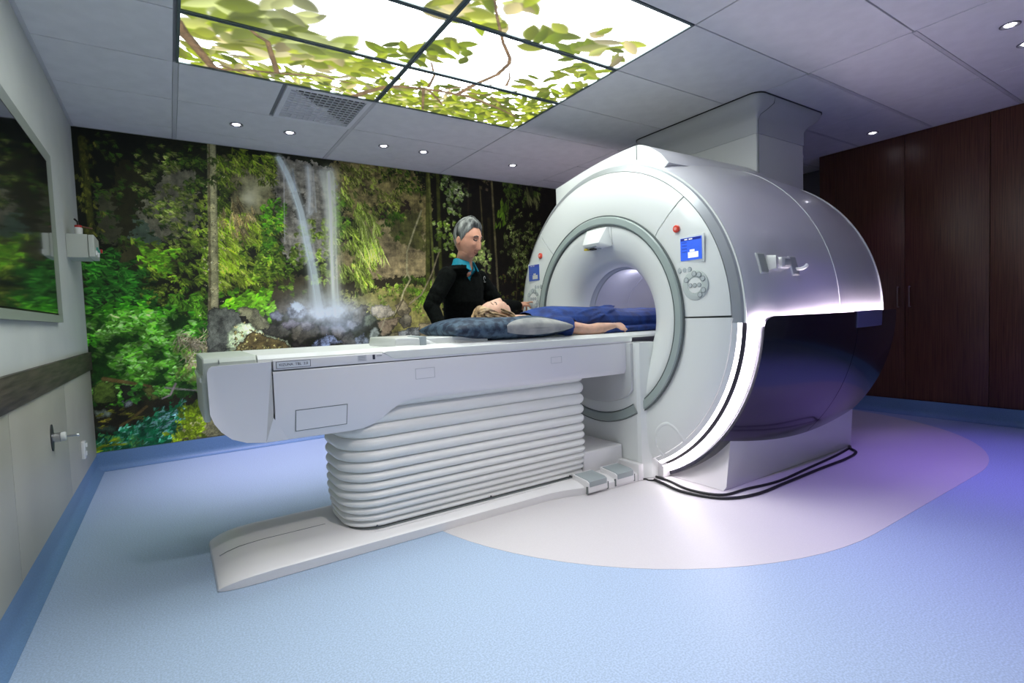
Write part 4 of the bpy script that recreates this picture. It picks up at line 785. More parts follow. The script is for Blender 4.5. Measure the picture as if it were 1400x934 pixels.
# centre column under the bore, with chamfered sides and ring passing across it
bm = bmesh.new()
pp = [(3.20, -.42), (3.10, -.415), (3.045, -.385), (3.035, -.36), (3.035, .36), (3.045, .385), (3.10, .415), (3.20, .42)]
A_ = [bm.verts.new((x, YC+y, .004)) for x, y in pp]; B_ = [bm.verts.new((x, YC+y, .885)) for x, y in pp]
bm.faces.new(A_[::-1]); bm.faces.new(B_)
for i in range(len(pp)): bm.faces.new((A_[i], A_[(i+1) % len(pp)], B_[(i+1) % len(pp)], B_[i]))
S('centre_column', frombm('centre_column', bm, M_SH, 20))
S('column_ring', revolve('column_ring', [(3.036, .708), (3.028, .706), (3.026, .700), (3.026, .655), (3.030, .651), (3.036, .649)], -90-31.5, -90+31.5, M_RING, 40), label='grey ring section crossing the column')
for r_ in (.712, .647): S('column_ring_edge', revolve('column_ring_edge', [(3.036, r_+.003), (3.029, r_), (3.036, r_-.003)], -90-31, -90+31, M_EDGE, 40))
# access cover below the table nose
ac = [(-.34+.0, .885), (.34, .885), (.34, .60)]+[(.34*math.cos(a), .60-.13*math.sin(a)) for a in [PI*i/16 for i in range(1, 16)]]+[(-.34, .60)]
S('access_cover', prism('access_cover', [(YC+y, z) for y, z in ac], 'x', 3.010, 3.036, mat('cover_grey', (.60, .61, .61), .4), bev=.008))
def xf(d):   # front cover x at distance d from the axis
    for (xa, ra), (xb, rb) in zip(fp, fp[1:]):
        if d <= rb: return xa+(xb-xa)*max(0, (d-ra)/(rb-ra))
    return 3.108
# embossed foot handle on the lower cover
em = smoothpts([(xf(math.hypot(y-YC, z-ZC))+.014, y, z) for y, z in [(-2.93, .165), (-2.895, .24), (-2.905, .31), (-2.945, .362), (-3.0, .385), (-3.05, .362), (-3.08, .322), (-3.098, .29)]], 6)
S('grip_rim', tube('grip_rim', em, .018, M_SH, 10))
# camera housing above the bore
def hull(name, pts, m, bevw=.004):
    bm = bmesh.new(); [bm.verts.new(p) for p in pts]; r = bmesh.ops.convex_hull(bm, input=bm.verts[:])
    bmesh.ops.dissolve_limit(bm, angle_limit=.03, verts=bm.verts[:], edges=bm.edges[:])
    if bevw: bmesh.ops.bevel(bm, geom=bm.edges[:], offset=bevw, segments=2, profile=.6, affect='EDGES')
    return frombm(name, bm, m)
ch = S('camera_housing', hull('camera_housing', [(3.075, YC-.105, 1.675), (3.075, YC+.105, 1.675), (3.10, YC-.12, 1.54), (3.10, YC+.10, 1.53), (3.00, YC-.085, 1.565), (3.00, YC+.085, 1.565), (3.02, YC-.08, 1.535), (3.02, YC+.08, 1.535), (3.06, YC-.10, 1.67), (3.06, YC+.10, 1.67)], M_SH, .008))
S('camera_window', hull('camera_window', [(3.004, YC-.05, 1.552), (3.004, YC+.06, 1.552), (3.06, YC-.05, 1.531), (3.06, YC+.06, 1.531), (3.006, YC-.05, 1.545), (3.006, YC+.06, 1.545), (3.06, YC-.05, 1.526), (3.06, YC+.06, 1.526)], M_GR, 0), ch)
S('lens', boxm('lens', 3.015, 3.045, YC-.02, YC+.025, 1.525, 1.537, M_BLACK, .003), ch); S('warning_label', boxm('warning_label', 3.010, 3.05, YC+.045, YC+.075, 1.528, 1.540, mat('yellow_label', (.5, .38, .02), .5), .001), ch)
for s_ in (-.13, .12): S('funnel_seam', tube('funnel_seam', [(3.0775, YC+s_, 1.668), (3.082, YC+s_*.98, 1.62), (3.092, YC+s_*.95, 1.55)], .0012, M_SEAM, 6))
# control panels
M_SCR = mat('screen_blue', (.02, .05, .3), .2, emit=(.03, .09, .48), estr=1.0); M_SCR2 = mat('screen_blue_dim', (.02, .05, .2), .2, emit=(.016, .03, .11), estr=1.0)
M_SCW = mat('screen_white', (.5, .5, .5), .3, emit=(.5, .52, .6), estr=1.0); M_SCH = mat('screen_header', (.01, .01, .08), .3, emit=(.01, .02, .16), estr=1.0); M_SCG = mat('screen_grey', (.3, .3, .3), .3, emit=(.11, .12, .11), estr=1.0)
M_BTN = mat('button_grey', (.50, .54, .55), .35); M_BTR = mat('button_rim', (.14, .17, .18), .4); M_EST = mat('red_button', (.75, .06, .03), .35, coat=.3); M_DIAL = mat('dial_grey', (.55, .60, .58), .35); M_BEZ = mat('screen_bezel', (.72, .75, .74), .3)
btn = disc('button', .0135, .003, M_BTN, 18, .001); brim = revolve('button_ring', [(0, .0158), (-.002, .0158), (-.002, .0135), (0, .0135)], 0, 360, M_BTR, 20, 0, 0)
def controls(sd, scr, scw, lab):
    y = lambda a: YC-sd*a
    X = 3.080
    cp_ = S('control_panel', boxm('control_panel', X-.0022, X+.006, min(y(.655+.03), y(.86)), max(y(.655+.03), y(.86)), 1.355, 1.515, M_BEZ, .004), label=lab)
    a0_, a1_ = sorted((y(.700), y(.845)))
    S('screen', boxm('screen', X-.006, X-.003, a0_, a1_, 1.372, 1.502, scr, .001), cp_)
    S('screen_header', boxm('screen_header', X-.0066, X-.0058, a0_+.004, a1_-.004, 1.486, 1.500, M_SCH, 0), cp_)
    s0, s1 = a0_+.022, a0_+.092
    S('screen_icon', boxm('screen_icon', X-.0066, X-.0058, s0, s1, 1.385, 1.418, scw, 0), cp_); S('screen_icon', boxm('screen_icon', X-.0066, X-.0058, s1-.045 if 1 else 0, s1-.012, 1.420, 1.432, scw, 0), cp_)
    for k in range(4): S('screen_line', boxm('screen_line', X-.0066, X-.0058, a1_-.046, a1_-.012, 1.474-.018*k, 1.477-.018*k, M_SCH, 0), cp_)
    for k in range(2): S('screen_text', boxm('screen_text', X-.0068, X-.0064, a1_-.05-.035*k, a1_-.03-.03*k, 1.490, 1.496, scw, 0), cp_)
    es = S('emergency_button', disc('emergency_button', .022, .014, M_EST, 24, .004), loc=(xf(.84)-.001, y(.675), 1.566) if 1 else None, label='red emergency button')
    S('button_disc', disc('button_disc', .010, .002, mat('pale_red', (.9, .35, .3), .4), 12), es, loc=(xf(.84)-.015, y(.675), 1.566))
    for k in range(3): 
        S('button', btn, loc=(3.077, y(.690+.034*k), 1.318-.0*k)); S('button_ring', brim, loc=(3.0795, y(.690+.034*k), 1.318))
    zc = 1.225; yc_ = y(.795)
    dl = S('dial', revolve('dial', [(0, .088), (-.006, .086), (-.008, .080), (-.008, .050), (-.004, .048), (-.004, 0)], 0, 360, M_DIAL, 40, 0, 0), loc=(3.081, yc_, zc))
    S('dial_hub', revolve('dial_hub', [(0, .046), (-.002, .045), (-.002, 0)], 0, 360, M_SH, 32, 0, 0), dl, loc=(3.077, yc_, zc))
    for ang in (150, 92, 62, 32, -28, -58):
        q = (3.073, yc_-math.cos(math.radians(ang))*.066*1, zc+math.sin(math.radians(ang))*.066); S('dial_button', btn, dl, loc=q); S('dial_button_ring', brim, dl, loc=(q[0]-.0002, q[1], q[2]))
    for k in (-1, 0, 1): q = (3.0745, yc_+.030*k, zc); S('dial_button', btn, dl, loc=q).scale = (1, .8, .8); S('dial_button_ring', brim, dl, loc=q).scale = (1, .8, .8)
controls(1, M_SCR, M_SCW, 'control panel with bright blue screen'); controls(-1, M_SCR2, M_SCG, 'control panel with dim blue screen')
S('rubber_dot', disc('rubber_dot', .004, .003, M_BLACK, 10), loc=(3.10, YC-.55, .115))
# chrome fittings on the near side of the silver shell
M_PLATE = mat('fitting_plate', (.36, .38, .36), .45, metal=.1); M_CHROME = mat('pale_satin_metal', (.78, .79, .76), .35, metal=.25, coat=.3)
def sidept(x, z, off=0):
    r = np.interp(x, [3.158, 3.2, 3.4, 3.7, 4.03], [1.062, 1.085, 1.112, 1.130, 1.136])+off; dz = z-ZC; return YC-math.sqrt(r*r-dz*dz)
def plate(x0, x1, z0, z1, m, th, name):
    ya = sidept((x0+x1)/2, (z0+z1)/2); me = boxm(name, x0, x1, -th, .01, z0-(z0+z1)/2, z1-(z0+z1)/2, m, .008, 3)
    ang = -math.asin(((z0+z1)/2-ZC)/1.11); me.transform(Matrix.Translation((0, ya, (z0+z1)/2)) @ Matrix.Rotation(ang, 4, 'X')); return me
S('hook_plate', plate(3.280, 3.350, 1.275, 1.385, M_PLATE, .006, 'hook_plate')); hp = S('hook_rim', plate(3.274, 3.356, 1.268, 1.392, M_CHROME, .003, 'hook_rim'))
yh = sidept(3.32, 1.33)
S('holder', hull('holder', [(3.345, yh-.002, 1.375), (3.345, yh-.002, 1.29), (3.345, yh-.06, 1.368), (3.345, yh-.06, 1.295), (3.40, yh+.01, 1.36), (3.40, yh+.01, 1.305), (3.40, yh-.045, 1.355), (3.40, yh-.045, 1.31)], M_CHROME, .004))
S('holder_barrel', boxm('holder_barrel', 3.415, 3.515, yh-.055, yh+.012, 1.298, 1.365, M_CHROME, .022, 4)); S('holder_insert', boxm('holder_insert', 3.440, 3.505, yh-.058, yh-.05, 1.312, 1.352, M_PLATE, .004))
S('hook_plate', plate(3.555, 3.625, 1.262, 1.372, M_PLATE, .006, 'hook_plate')); S('hook_rim', plate(3.549, 3.631, 1.256, 1.378, M_CHROME, .003, 'hook_rim'))
yk = sidept(3.6, 1.3)
S('hook', tube('hook', [(3.60, yk+.01, 1.30), (3.60, yk-.03, 1.297), (3.605, yk-.05, 1.305), (3.62, yk-.055, 1.318)], .010, M_CHROME, 10))
# service duct up to the ceiling
M_DUCT = mat('duct_panel', (.62, .63, .62), .4, coat=.1); M_DUCT2 = mat('duct_sleeve', (.50, .51, .52), .45)
def rrect(x0, x1, y0, y1, r, n=6):
    out = []
    for cx, cy, a in [(x1-r, y1-r, 0), (x0+r, y1-r, 90), (x0+r, y0+r, 180), (x1-r, y0+r, 270)]:
        out += [(cx+r*math.cos(math.radians(a+90*i/n)), cy+r*math.sin(math.radians(a+90*i/n))) for i in range(n+1)]
    return out
def loft(name, rings, m, caps=True, smooth=35):
    bm = bmesh.new(); R = [[bm.verts.new(p) for p in r] for r in rings]
    for A, B in zip(R, R[1:]):
        n = len(A)
        for i in range(n): bm.faces.new((A[i], A[(i+1) % n], B[(i+1) % n], B[i]))
    if caps: bm.faces.new(R[0][::-1]); bm.faces.new(R[-1])
    return frombm(name, bm, m, smooth)
S('service_duct', loft('service_duct', [[(x, y, z) for x, y in rrect(4.315, 4.985, -2.865, -1.86, .012)] for z in (1.9, 2.42)], M_DUCT), label='pale lower duct box')
rs = []
for z, d in [(2.395, 0), (2.50, 0), (2.525, .012), (2.548, .035), (2.57, .07), (2.60, .10), (2.63, .112), (2.645, .114)]:
    rs.append([(x, y, z) for x, y in rrect(4.308-d, 4.992+d*1.3, -2.872-d*.8, -1.85+d, .012+d*.6)])
S('duct_sleeve', loft('duct_sleeve', rs, M_DUCT2), label='flared duct sleeve at the ceiling')
S('ceiling_gasket', prism('ceiling_gasket', rrect(4.19, 5.145, -2.968, -1.732, .08), 'z', 2.645, 2.6535, M_BLACK))
S('duct_seam', tube('duct_seam', [(4.40, -2.963, 2.640), (4.40, -2.955, 2.60), (4.37, -2.925, 2.565), (4.335, -2.885, 2.53), (4.325, -2.873, 2.49), (4.325, -2.873, 2.08)], .0025, M_SEAM, 6))
S('duct_film', mesh('duct_film', [(4.99, -2.80, 2.35), (5.06, -2.83, 2.34), (5.05, -2.80, 2.2), (5.07, -2.82, 1.95), (4.99, -2.8, 1.9), (4.99, -2.8, 2.2)], [(0, 1, 2, 5), (5, 2, 3, 4)], mat('film', (.55, .52, .58), .3)))
bl = bpy.data.lights.new('bore_light', 'POINT'); bl.energy = .9; bl.color = (.84, .84, 1.0); bl.shadow_soft_size = .05; bo = bpy.data.objects.new('bore_light', bl); bo.location = (3.95, YC, ZC+.28); COL.objects.link(bo)
bl = bl.copy(); bl.energy = 1.3; bo = bpy.data.objects.new('bore_light', bl); bo.location = (3.50, YC, ZC+.30); COL.objects.link(bo)
# cables on the floor
cb = smoothpts([(3.06, -2.90, .012), (3.05, -2.98, .010), (3.02, -3.16, .010), (3.10, -3.36, .010), (3.30, -3.44, .010), (3.62, -3.44, .010), (4.05, -3.43, .010), (4.40, -3.43, .010), (4.62, -3.40, .010), (4.70, -3.33, .012), (4.76, -3.30, .012)], 7)
t = thing('floor_cable', 'outer black cable looping on the white floor round the scanner foot', 'cable', (3.6, -3.4, 0), 'black cables at the scanner foot'); part('sheath', tube('sheath', cb, .009, M_BLACK, 8), t)
cb = smoothpts([(3.12, -2.86, .010), (3.12, -2.97, .009), (3.08, -3.16, .009), (3.15, -3.325, .009), (3.35, -3.355, .009), (3.62, -3.395, .009), (4.0, -3.375, .009), (4.45, -3.345, .009), (4.72, -3.31, .009), (4.80, -3.27, .009)], 7)
t = thing('floor_cable', 'inner black cable lying close against the scanner pedestal', 'cable', (3.6, -3.34, 0), 'black cables at the scanner foot'); part('sheath', tube('sheath', cb, .008, M_BLACK, 8), t)
cb = smoothpts([(3.02, -2.80, .006), (3.03, -2.83, .006), (3.045, -2.845, .006), (3.04, -2.87, .006), (3.07, -2.90, .006)], 5)
t = thing('floor_cable', 'thin black lead between the table base and scanner cover', 'cable', (3.04, -2.85, 0), 'black cables at the scanner foot'); part('sheath', tube('sheath', cb, .005, M_BLACK, 8), t)

# ------------------------------------------------------------------ patient table
M_T = mat('table_white', (.82, .80, .83), .30, coat=.3); M_TT = mat('table_top_white', (.84, .85, .82), .28, coat=.3); M_TE = mat('table_end_grey', (.52, .56, .50), .4)
M_BEL = mat('bellows_white', (.84, .84, .82), .38); M_BAS = mat('table_base_white', (.78, .765, .77), .35, coat=.2); M_PADL = mat('pedal_grey', (.34, .38, .39), .5)
TB = thing('patient_table', 'long white sliding scanner table on a pleated bellows column', 'table', (1.9, YC, 0))
def T(name, me, parent=TB, **k):
    if name in ('tabletop', 'mattress'):      # the board runs out a little lower towards the bore
        for v_ in me.vertices: v_.co.z -= .009*min(max(v_.co.x-.84, 0), 2.3)
    return part(name, me, parent, **k)
HW = .30
# side skirts: contour in x-z, upper part vertical, lower part leaning inward
top_z = .888
def arc(cx, cz, r, a0, a1, n=6): return [(cx+r*math.cos(math.radians(a0+(a1-a0)*i/n)), cz+r*math.sin(math.radians(a0+(a1-a0)*i/n))) for i in range(n+1)]
low = [(.655, .735), (.668, .695), (.692, .655), (.73, .617), (.785, .592), (.86, .580), (1.22, .574), (1.28, .577), (1.33, .590), (1.375, .615), (1.42, .650), (1.47, .680), (1.53, .692), (1.62, .694), (3.06, .684)]
def skirt(s, x0, x1, seam_lo):
    """panel between x0 and x1; rows: top, crease (z .70), bottom contour"""
    xs = sorted({x0, x1}|{p[0] for p in low if x0 < p[0] < x1}|{x0+(x1-x0)*i/24 for i in range(25)})
    bm = bmesh.new(); cols = []
    for x in xs:
        zb = np.interp(x, [p[0] for p in low], [p[1] for p in low]); cz = max(zb+.004, .722)
        inw = .30*(cz-zb); rnd = .0
        zt = top_z
        y0 = YC-s*HW
        pts = [(x, y0+s*.014, zt), (x, y0+s*.004, zt), (x, y0, zt-.004), (x, y0, cz), (x, y0+s*(inw), zb+.008), (x, y0+s*(inw+.006), zb), (x, y0+s*(inw+.03), zb)]
        cols.append([bm.verts.new(p) for p in pts])
    for A, B in zip(cols, cols[1:]):
        for i in range(len(A)-1): bm.faces.new((A[i], B[i], B[i+1], A[i+1]))
    bm.faces.new(cols[0]); bm.faces.new(cols[-1][::-1])
    return frombm('side_panel', bm, M_T, 25)
def headcap(s):
    y0 = YC-s*HW; A = [(.672, .930), (.660, .922), (.653, .905)]+[(.655, .735), (.668, .695), (.692, .655), (.73, .617), (.785, .592), (.86, .580), (.950, .579)]+[(.890, .690), (.893, .932)]
    bm = bmesh.new(); n = len(A)
    def yy(z): return y0+s*(max(0, .722-z)*.30)
    F_ = [bm.verts.new((x, yy(z), z)) for x, z in A]; B_ = [bm.verts.new((x, yy(z)+s*.03, z)) for x, z in A]
    bm.faces.new(F_); bm.faces.new(B_[::-1])
    for i in range(n): bm.faces.new((F_[i], F_[(i+1) % n], B_[(i+1) % n], B_[i]))
    bmesh.ops.triangulate(bm, faces=[f for f in bm.faces if len(f.verts) > 4])
    return frombm('head_cover', bm, M_T, 35)
for s in (1, -1):
    T('head_cover', headcap(s)); T('side_panel', skirt(s, .897, 3.06, 0))
    y0 = YC-s*HW
    # rail above the shadow gap, stepped up at x 1.42
    rp = [(.900, .896), (3.065, .896), (3.065, .915)]+[(3.06, .930), (1.44, .934), (1.415, .945), (.900, .945)]
    a, b = sorted((y0-.0*s, y0+s*.03)); T('side_rail', prism('side_rail', [(.900, .894), (3.068, .889), (3.072, .912), (3.06, .926), (.900, .936)], 'y', a, b, M_T, .003))
    a, b = sorted((y0-s*.004, y0+s*.034)); T('rail_lip', prism('rail_lip', [(1.445, .902), (3.066, .896), (3.072, .915), (3.055, .932), (1.40, .944), (1.385, .936), (1.43, .906)], 'y', a, b, M_TT, .006, 3))
    a, b = sorted((y0+s*.010, y0+s*.03)); T('shadow_gap', prism('shadow_gap', [(.896, .870), (3.06, .870), (3.06, .900), (.896, .900)], 'y', a, b, M_SEAM))
part_y = YC-HW
# hatch and square marks on near side panel
bmh = bmesh.new()
def outline(x0, x1, z0, z1, w, y):
    bm = bmesh.new()
    for q in [(x0, x1, z0, z0+w), (x0, x1, z1-w, z1), (x0, x0+w, z0+w, z1-w), (x1-w, x1, z0+w, z1-w)]: bmbox(bm, q[0], q[1], y-.0012, y+.001, q[2], q[3])
    return bm
def lean(z): return YC-HW+max(0, .722-z)*.30
bm = bmesh.new(); z0, z1, x0, x1 = .612, .712, .978, 1.206; w_ = .0035
def quad(bm, xa, xb, za, zb, off=-.0006): f = [bm.verts.new((xa, lean(za)+off, za)), bm.verts.new((xb, lean(za)+off, za)), bm.verts.new((xb, lean(zb)+off, zb)), bm.verts.new((xa, lean(zb)+off, zb))]; bm.faces.new(f)
h_ = bmesh.new(); quad(h_, x0, x1, z0, z1, -.0008); h_.free(); h_ = bmesh.new()
for q in [(x0, x1, z0, z0+w_), (x0, x1, z1-w_, z1), (x0, x0+w_, z0+w_, z1-w_), (x1-w_, x1, z0+w_, z1-w_)]: quad(h_, *q, -.0006)
h_.normal_update(); gm_ = bpy.data.meshes.new('hatch_gap'); h_.to_mesh(gm_); h_.free(); gm_.materials.append(M_SEAM); T('hatch_gap', gm_)
h_ = bmesh.new(); quad(h_, x0+w_, x1-w_, z0+w_, z1-w_, -.0012); T('hatch', frombm('hatch', h_, M_T))
for xa, xb, za, zb in [(1.545, 1.650, .792, .845), (2.395, 2.475, .80, .838)]:
    bm = outline(xa, xb, za, zb, .002, YC-HW); T('square_mark', frombm('square_mark', bm, mat('mark_grey', (.5, .5, .53), .5)))
# lettering on the rail
M_INK = mat('ink', (.03, .03, .06), .5)
RX90 = Matrix.Rotation(PI/2, 4, 'X')
lp = T('label_plate', boxm('label_plate', .913, 1.050, YC-HW-.0016, YC-HW, .9015, .9285, mat('label_white', (.74, .76, .82), .4), .0005, 1))
bm = outline(.911, 1.052, .900, .930, .0016, YC-HW-.0006); T('label_border', frombm('label_border', bm, M_INK), lp)
text('label_text', 'KIZUNA  TBL  2.0', .0155, M_INK, RX90, (.9815, YC-HW-.0022, .915), lp, .0003)
ip = T('instruction_label', boxm('instruction_label', 1.262, 1.305, YC-HW-.0012, YC-HW, .903, .932, mat('label_pale', (.66, .66, .70), .5), .0003, 1))
for k in range(5): T('print_line', boxm('print_line', 1.266, 1.300-.004*(k % 2), YC-HW-.0018, YC-HW-.001, .9265-.0048*k, .9278-.0048*k, mat('faint_ink', (.3, .3, .34), .5), 0), ip)
T('round_mark', boxm('round_mark', 1.333, 1.345, YC-HW-.0014, YC-HW, .908, .930, M_INK, .0005), label='small dark mark'); T('print_line', boxm('print_line', 1.352, 1.378, YC-HW-.0014, YC-HW, .922, .926, mat('faint_ink2', (.3, .3, .34), .5), 0), ip)
# table top board, its grey head end and mat
T('tabletop', prism('tabletop', [(YC-.285, .930), (YC-.285, .944), (YC-.272, .960), (YC-.255, .965), (YC-.23, .962), (YC-.19, .945), (YC+.19, .945), (YC+.23, .962), (YC+.255, .965), (YC+.272, .960), (YC+.285, .944), (YC+.285, .930)], 'x', .842, 4.35, M_TT, .003))
T('head_end', prism('head_end', [(YC-.285, .86), (YC-.285, .944), (YC-.272, .960), (YC-.255, .965), (YC+.255, .965), (YC+.272, .960), (YC+.285, .944), (YC+.285, .86)], 'x', .640, .840, M_TE, .012, 3), label='grey-green head end of the table top')
T('end_bumper', boxm('end_bumper', .634, .66, YC-.27, YC+.27, .70, .90, M_TE, .012, 3)); T('end_step', boxm('end_step', .628, .70, YC-.262, YC+.262, .865, .885, M_TT, .006, 3))
T('screw_cap', disc('screw_cap', .009, .003, M_SEAM, 14), loc=(.70, YC-.285, .945)); 
bpy.data.objects[-1] if False else None
T('core', boxm('core', .70, 3.0, YC-.262, YC+.262, .60 if 0 else .70, .93, M_T, .01))
T('core', boxm('core', .78, 1.25, YC-.235, YC+.235, .60, .72, M_T, .02))
T('mattress', prism('mattress', [(YC-.215, .950), (YC-.215, .972), (YC-.20, .980), (YC+.20, .980), (YC+.215, .972), (YC+.215, .950)], 'x', 1.78, 4.2, mat('mat_grey', (.36, .40, .38), .55), .004, 2), label='grey-green table mat')
# bellows
def bellows():
    x0, x1, hy, r = 1.20, 2.69, .245, .17; zs = []
    tops = [.072, .105, .140, .177, .216, .258, .302, .350, .402, .458, .520, .588, .660, .735]
    rings = []
    def ring(z, off, rr=r):
        pts = []
        for cx, cy, a in [(x1-.05, YC+hy-.05, 0), (x0+rr, YC+hy-rr, 90), (x0+rr, YC-hy+rr, 180), (x1-.05, YC-hy+.05, 270)]:
            q = (.05 if cx > 2 else rr)+off
            pts += [(cx+q*math.cos(math.radians(a+90*i/10)), cy+q*math.sin(math.radians(a+90*i/10)), z) for i in range(11)]
        return pts
    for a, b in zip(tops, tops[1:]):
        for k in range(8):
            t_ = k/8; off = .026*(math.sin(PI*t_)**.6)-.010
            rings.append(ring(a+(b-a)*t_, off-(.03*max(0, (.2-a)/.13) if a < .2 else 0)*.7))
    rings.append(ring(tops[-1], -.012))
    return loft('bellows', rings, M_BEL, True, 70)
T('bellows', bellows())
for x, z in [(1.33, .088), (1.98, .088), (2.55, .088)]: 
    d = disc('screw', .005, .006, M_DKMETAL, 10); d.transform(Matrix.Rotation(PI/2, 4, 'Z')); T('screw', d, loc=(x, YC-.247, z))
T('bellows_foot', loft('bellows_foot', [[(x, y, z) for x, y in rrect(1.225, 2.70, YC-.24, YC+.24, .14)] for z in (.055, .074)], M_SEAM))
T('bellows_frame', loft('bellows_frame', [[(x, y, z) for x, y in rrect(1.195, 2.72, YC-.262, YC+.262, .15)] for z in (.05, .066)], M_BAS))
# floor base: long low plinth with rounded nose, widening near the scanner
def base():
    st = [(.640, .0, .285), (.645, .22, .292), (.66, .42, .300), (.69, .64, .308), (.73, .82, .314), (.78, .93, .317), (.85, 1, .318), (2.35, 1, .318), (2.45, 1, .335), (2.60, 1, .385), (2.75, 1, .40), (3.04, 1, .40)]
    rings = []
    for x, h, w in st:
        hz = .002+.064*h
        pr = [(-w, .002), (-w, .002+.040*h), (-w+.012, .002+.050*h), (-w+.07, hz), (-.03, hz+.004*h), (.03, hz+.004*h), (w-.07, hz), (w-.012, .002+.050*h), (w, .002+.040*h), (w, .002)]
        rings.append([(x, YC+y, z) for y, z in pr])
    return loft('base', rings, M_BAS, True, 28)
T('base', base())
T('base_seam', tube('base_seam', [(.668, YC-.01, .041), (.70, YC-.01, .053), (.75, YC-.01, .064), (.85, YC-.01, .0705), (1.14, YC-.01, .0705)], .0015, M_SEAM, 6))
T('step_box', boxm('step_box', 2.68, 3.03, YC-.23, YC+.23, .06, .205, M_BAS, .018, 3))
for x in (2.56, 2.79):
    pd = T('pedal', prism('pedal', [(YC-.408, .018), (YC-.408, .078), (YC-.39, .088), (YC-.26, .098), (YC-.26, .06)], 'x', x, x+.155, M_BAS, .003))
    T('pedal_pad', prism('pedal_pad', [(YC-.410, .052), (YC-.410, .084), (YC-.39, .0925), (YC-.275, .101), (YC-.275, .09), (YC-.40, .075)], 'x', x+.008, x+.147, M_PADL, .002), pd, label='grey pedal pad')
    for q in (x-.008, x+.157): T('pedal_slot', boxm('pedal_slot', q, q+.010, YC-.404, YC-.395, .01, .055, M_SEAM, 0), pd)
T('end_block', boxm('end_block', 2.985, 3.03, YC-.41, YC-.2, .002, .11, M_BAS, .01))

# scan coil parts lying on the table
t = thing('head_coil', 'white plastic coil holder with a grey band lying on the table top', 'coil', (1.75, YC-.1, .96))
cz = .966
part('base_shell', hull('base_shell', [(1.47, YC-.235, cz-.012), (1.45, YC+.12, cz-.012), (1.60, YC-.262, cz-.012), (1.70, YC-.25, cz-.012), (1.475, YC-.235, cz+.034), (1.46, YC+.12, cz+.036), (1.58, YC-.262, cz+.030), (1.70, YC+.12, cz+.034), (1.72, YC-.16, cz-.01), (1.70, YC-.2, cz+.026)], M_TT, .008), t)
part('band', boxm('band', 1.592, 1.628, YC-.266, YC-.1, cz-.014, cz+.036, M_GR, .003), t)
part('tray', boxm('tray', 1.63, 1.96, YC-.245, YC+.02, cz-.014, cz+.026, M_TT, .006, 3), t)
part('tray', boxm('tray', 1.80, 2.0, YC-.25, YC-.14, cz-.014, cz+.006, M_TT, .004), t)
part('cable_clip', tube('cable_clip', [(1.93, YC-.12, cz+.024), (1.94, YC-.12, cz+.042), (1.965, YC-.12, cz+.044), (1.985, YC-.12, cz+.016)], .006, M_BLACK, 8), t)

# ------------------------------------------------------------------ people
def ell(bm, ring_specs):
    """closed loft of ellipses: (centre, axis a, axis b) with a, b vectors already scaled"""
    n = 18; R = []
    for c, a, b in ring_specs:
        R.append([bm.verts.new(Vector(c)+Vector(a)*math.cos(2*PI*j/n)+Vector(b)*math.sin(2*PI*j/n)) for j in range(n)])
    for A, B in zip(R, R[1:]):
        for j in range(n): bm.faces.new((A[j], A[(j+1) % n], B[(j+1) % n], B[j]))
    bm.faces.new(R[0][::-1]); bm.faces.new(R[-1])
def limb(bm, pts, rad, k=5, cap=True):
    """round tapering limb through pts with radii; rounded ends"""
    P = [Vector(p) for p in pts]; S_ = smoothpts(P, k); rr = []
    for i in range(len(P)-1): rr += [rad[i]+(rad[i+1]-rad[i])*j/k for j in range(k)]
    rr.append(rad[-1]); specs = []
    d0 = (S_[1]-S_[0]).normalized(); d1 = (S_[-1]-S_[-2]).normalized()
    seq = [(S_[0]-d0*rr[0]*c, rr[0]*s, d0) for c, s in ((.97, .25), (.85, .53), (.5, .87))] if cap else []
    for i, p in enumerate(S_):
        d = (S_[min(i+1, len(S_)-1)]-S_[max(i-1, 0)]).normalized(); seq.append((p, rr[i], d))
    if cap: seq += [(S_[-1]+d1*rr[-1]*c, rr[-1]*s, d1) for c, s in ((.5, .87), (.85, .53), (.97, .25))]
    a = None
    for p, r, d in seq:
        if a is None: a = d.orthogonal().normalized()
        a = (a-d*a.dot(d)).normalized(); b = d.cross(a); specs.append((p, a*r, b*r))
    ell(bm, specs)
def fuse(name, bm, m, vox=.005, smooth_it=4, post=None):
    """voxel-fuse overlapping closed shapes into one continuous skin"""
    bmesh.ops.recalc_face_normals(bm, faces=bm.faces[:])
    me = bpy.data.meshes.new(name+'_raw'); bm.to_mesh(me); bm.free()
    o = bpy.data.objects.new(name+'_raw', me); COL.objects.link(o)
    r = o.modifiers.new('r', 'REMESH'); r.mode = 'VOXEL'; r.voxel_size = vox; r.use_smooth_shade = True
    if smooth_it: s = o.modifiers.new('s', 'SMOOTH'); s.iterations = smooth_it; s.factor = .5
    dg = bpy.context.evaluated_depsgraph_get(); out = bpy.data.meshes.new_from_object(o.evaluated_get(dg)); out.name = name
    bpy.data.objects.remove(o); bpy.data.meshes.remove(me)
    if post:
        b = bmesh.new(); b.from_mesh(out); post(b); b.to_mesh(out); b.free()
    out.materials.clear(); out.materials.append(m); out.shade_smooth(); return out
def G(a, s): return math.exp(-(a/s)**2)
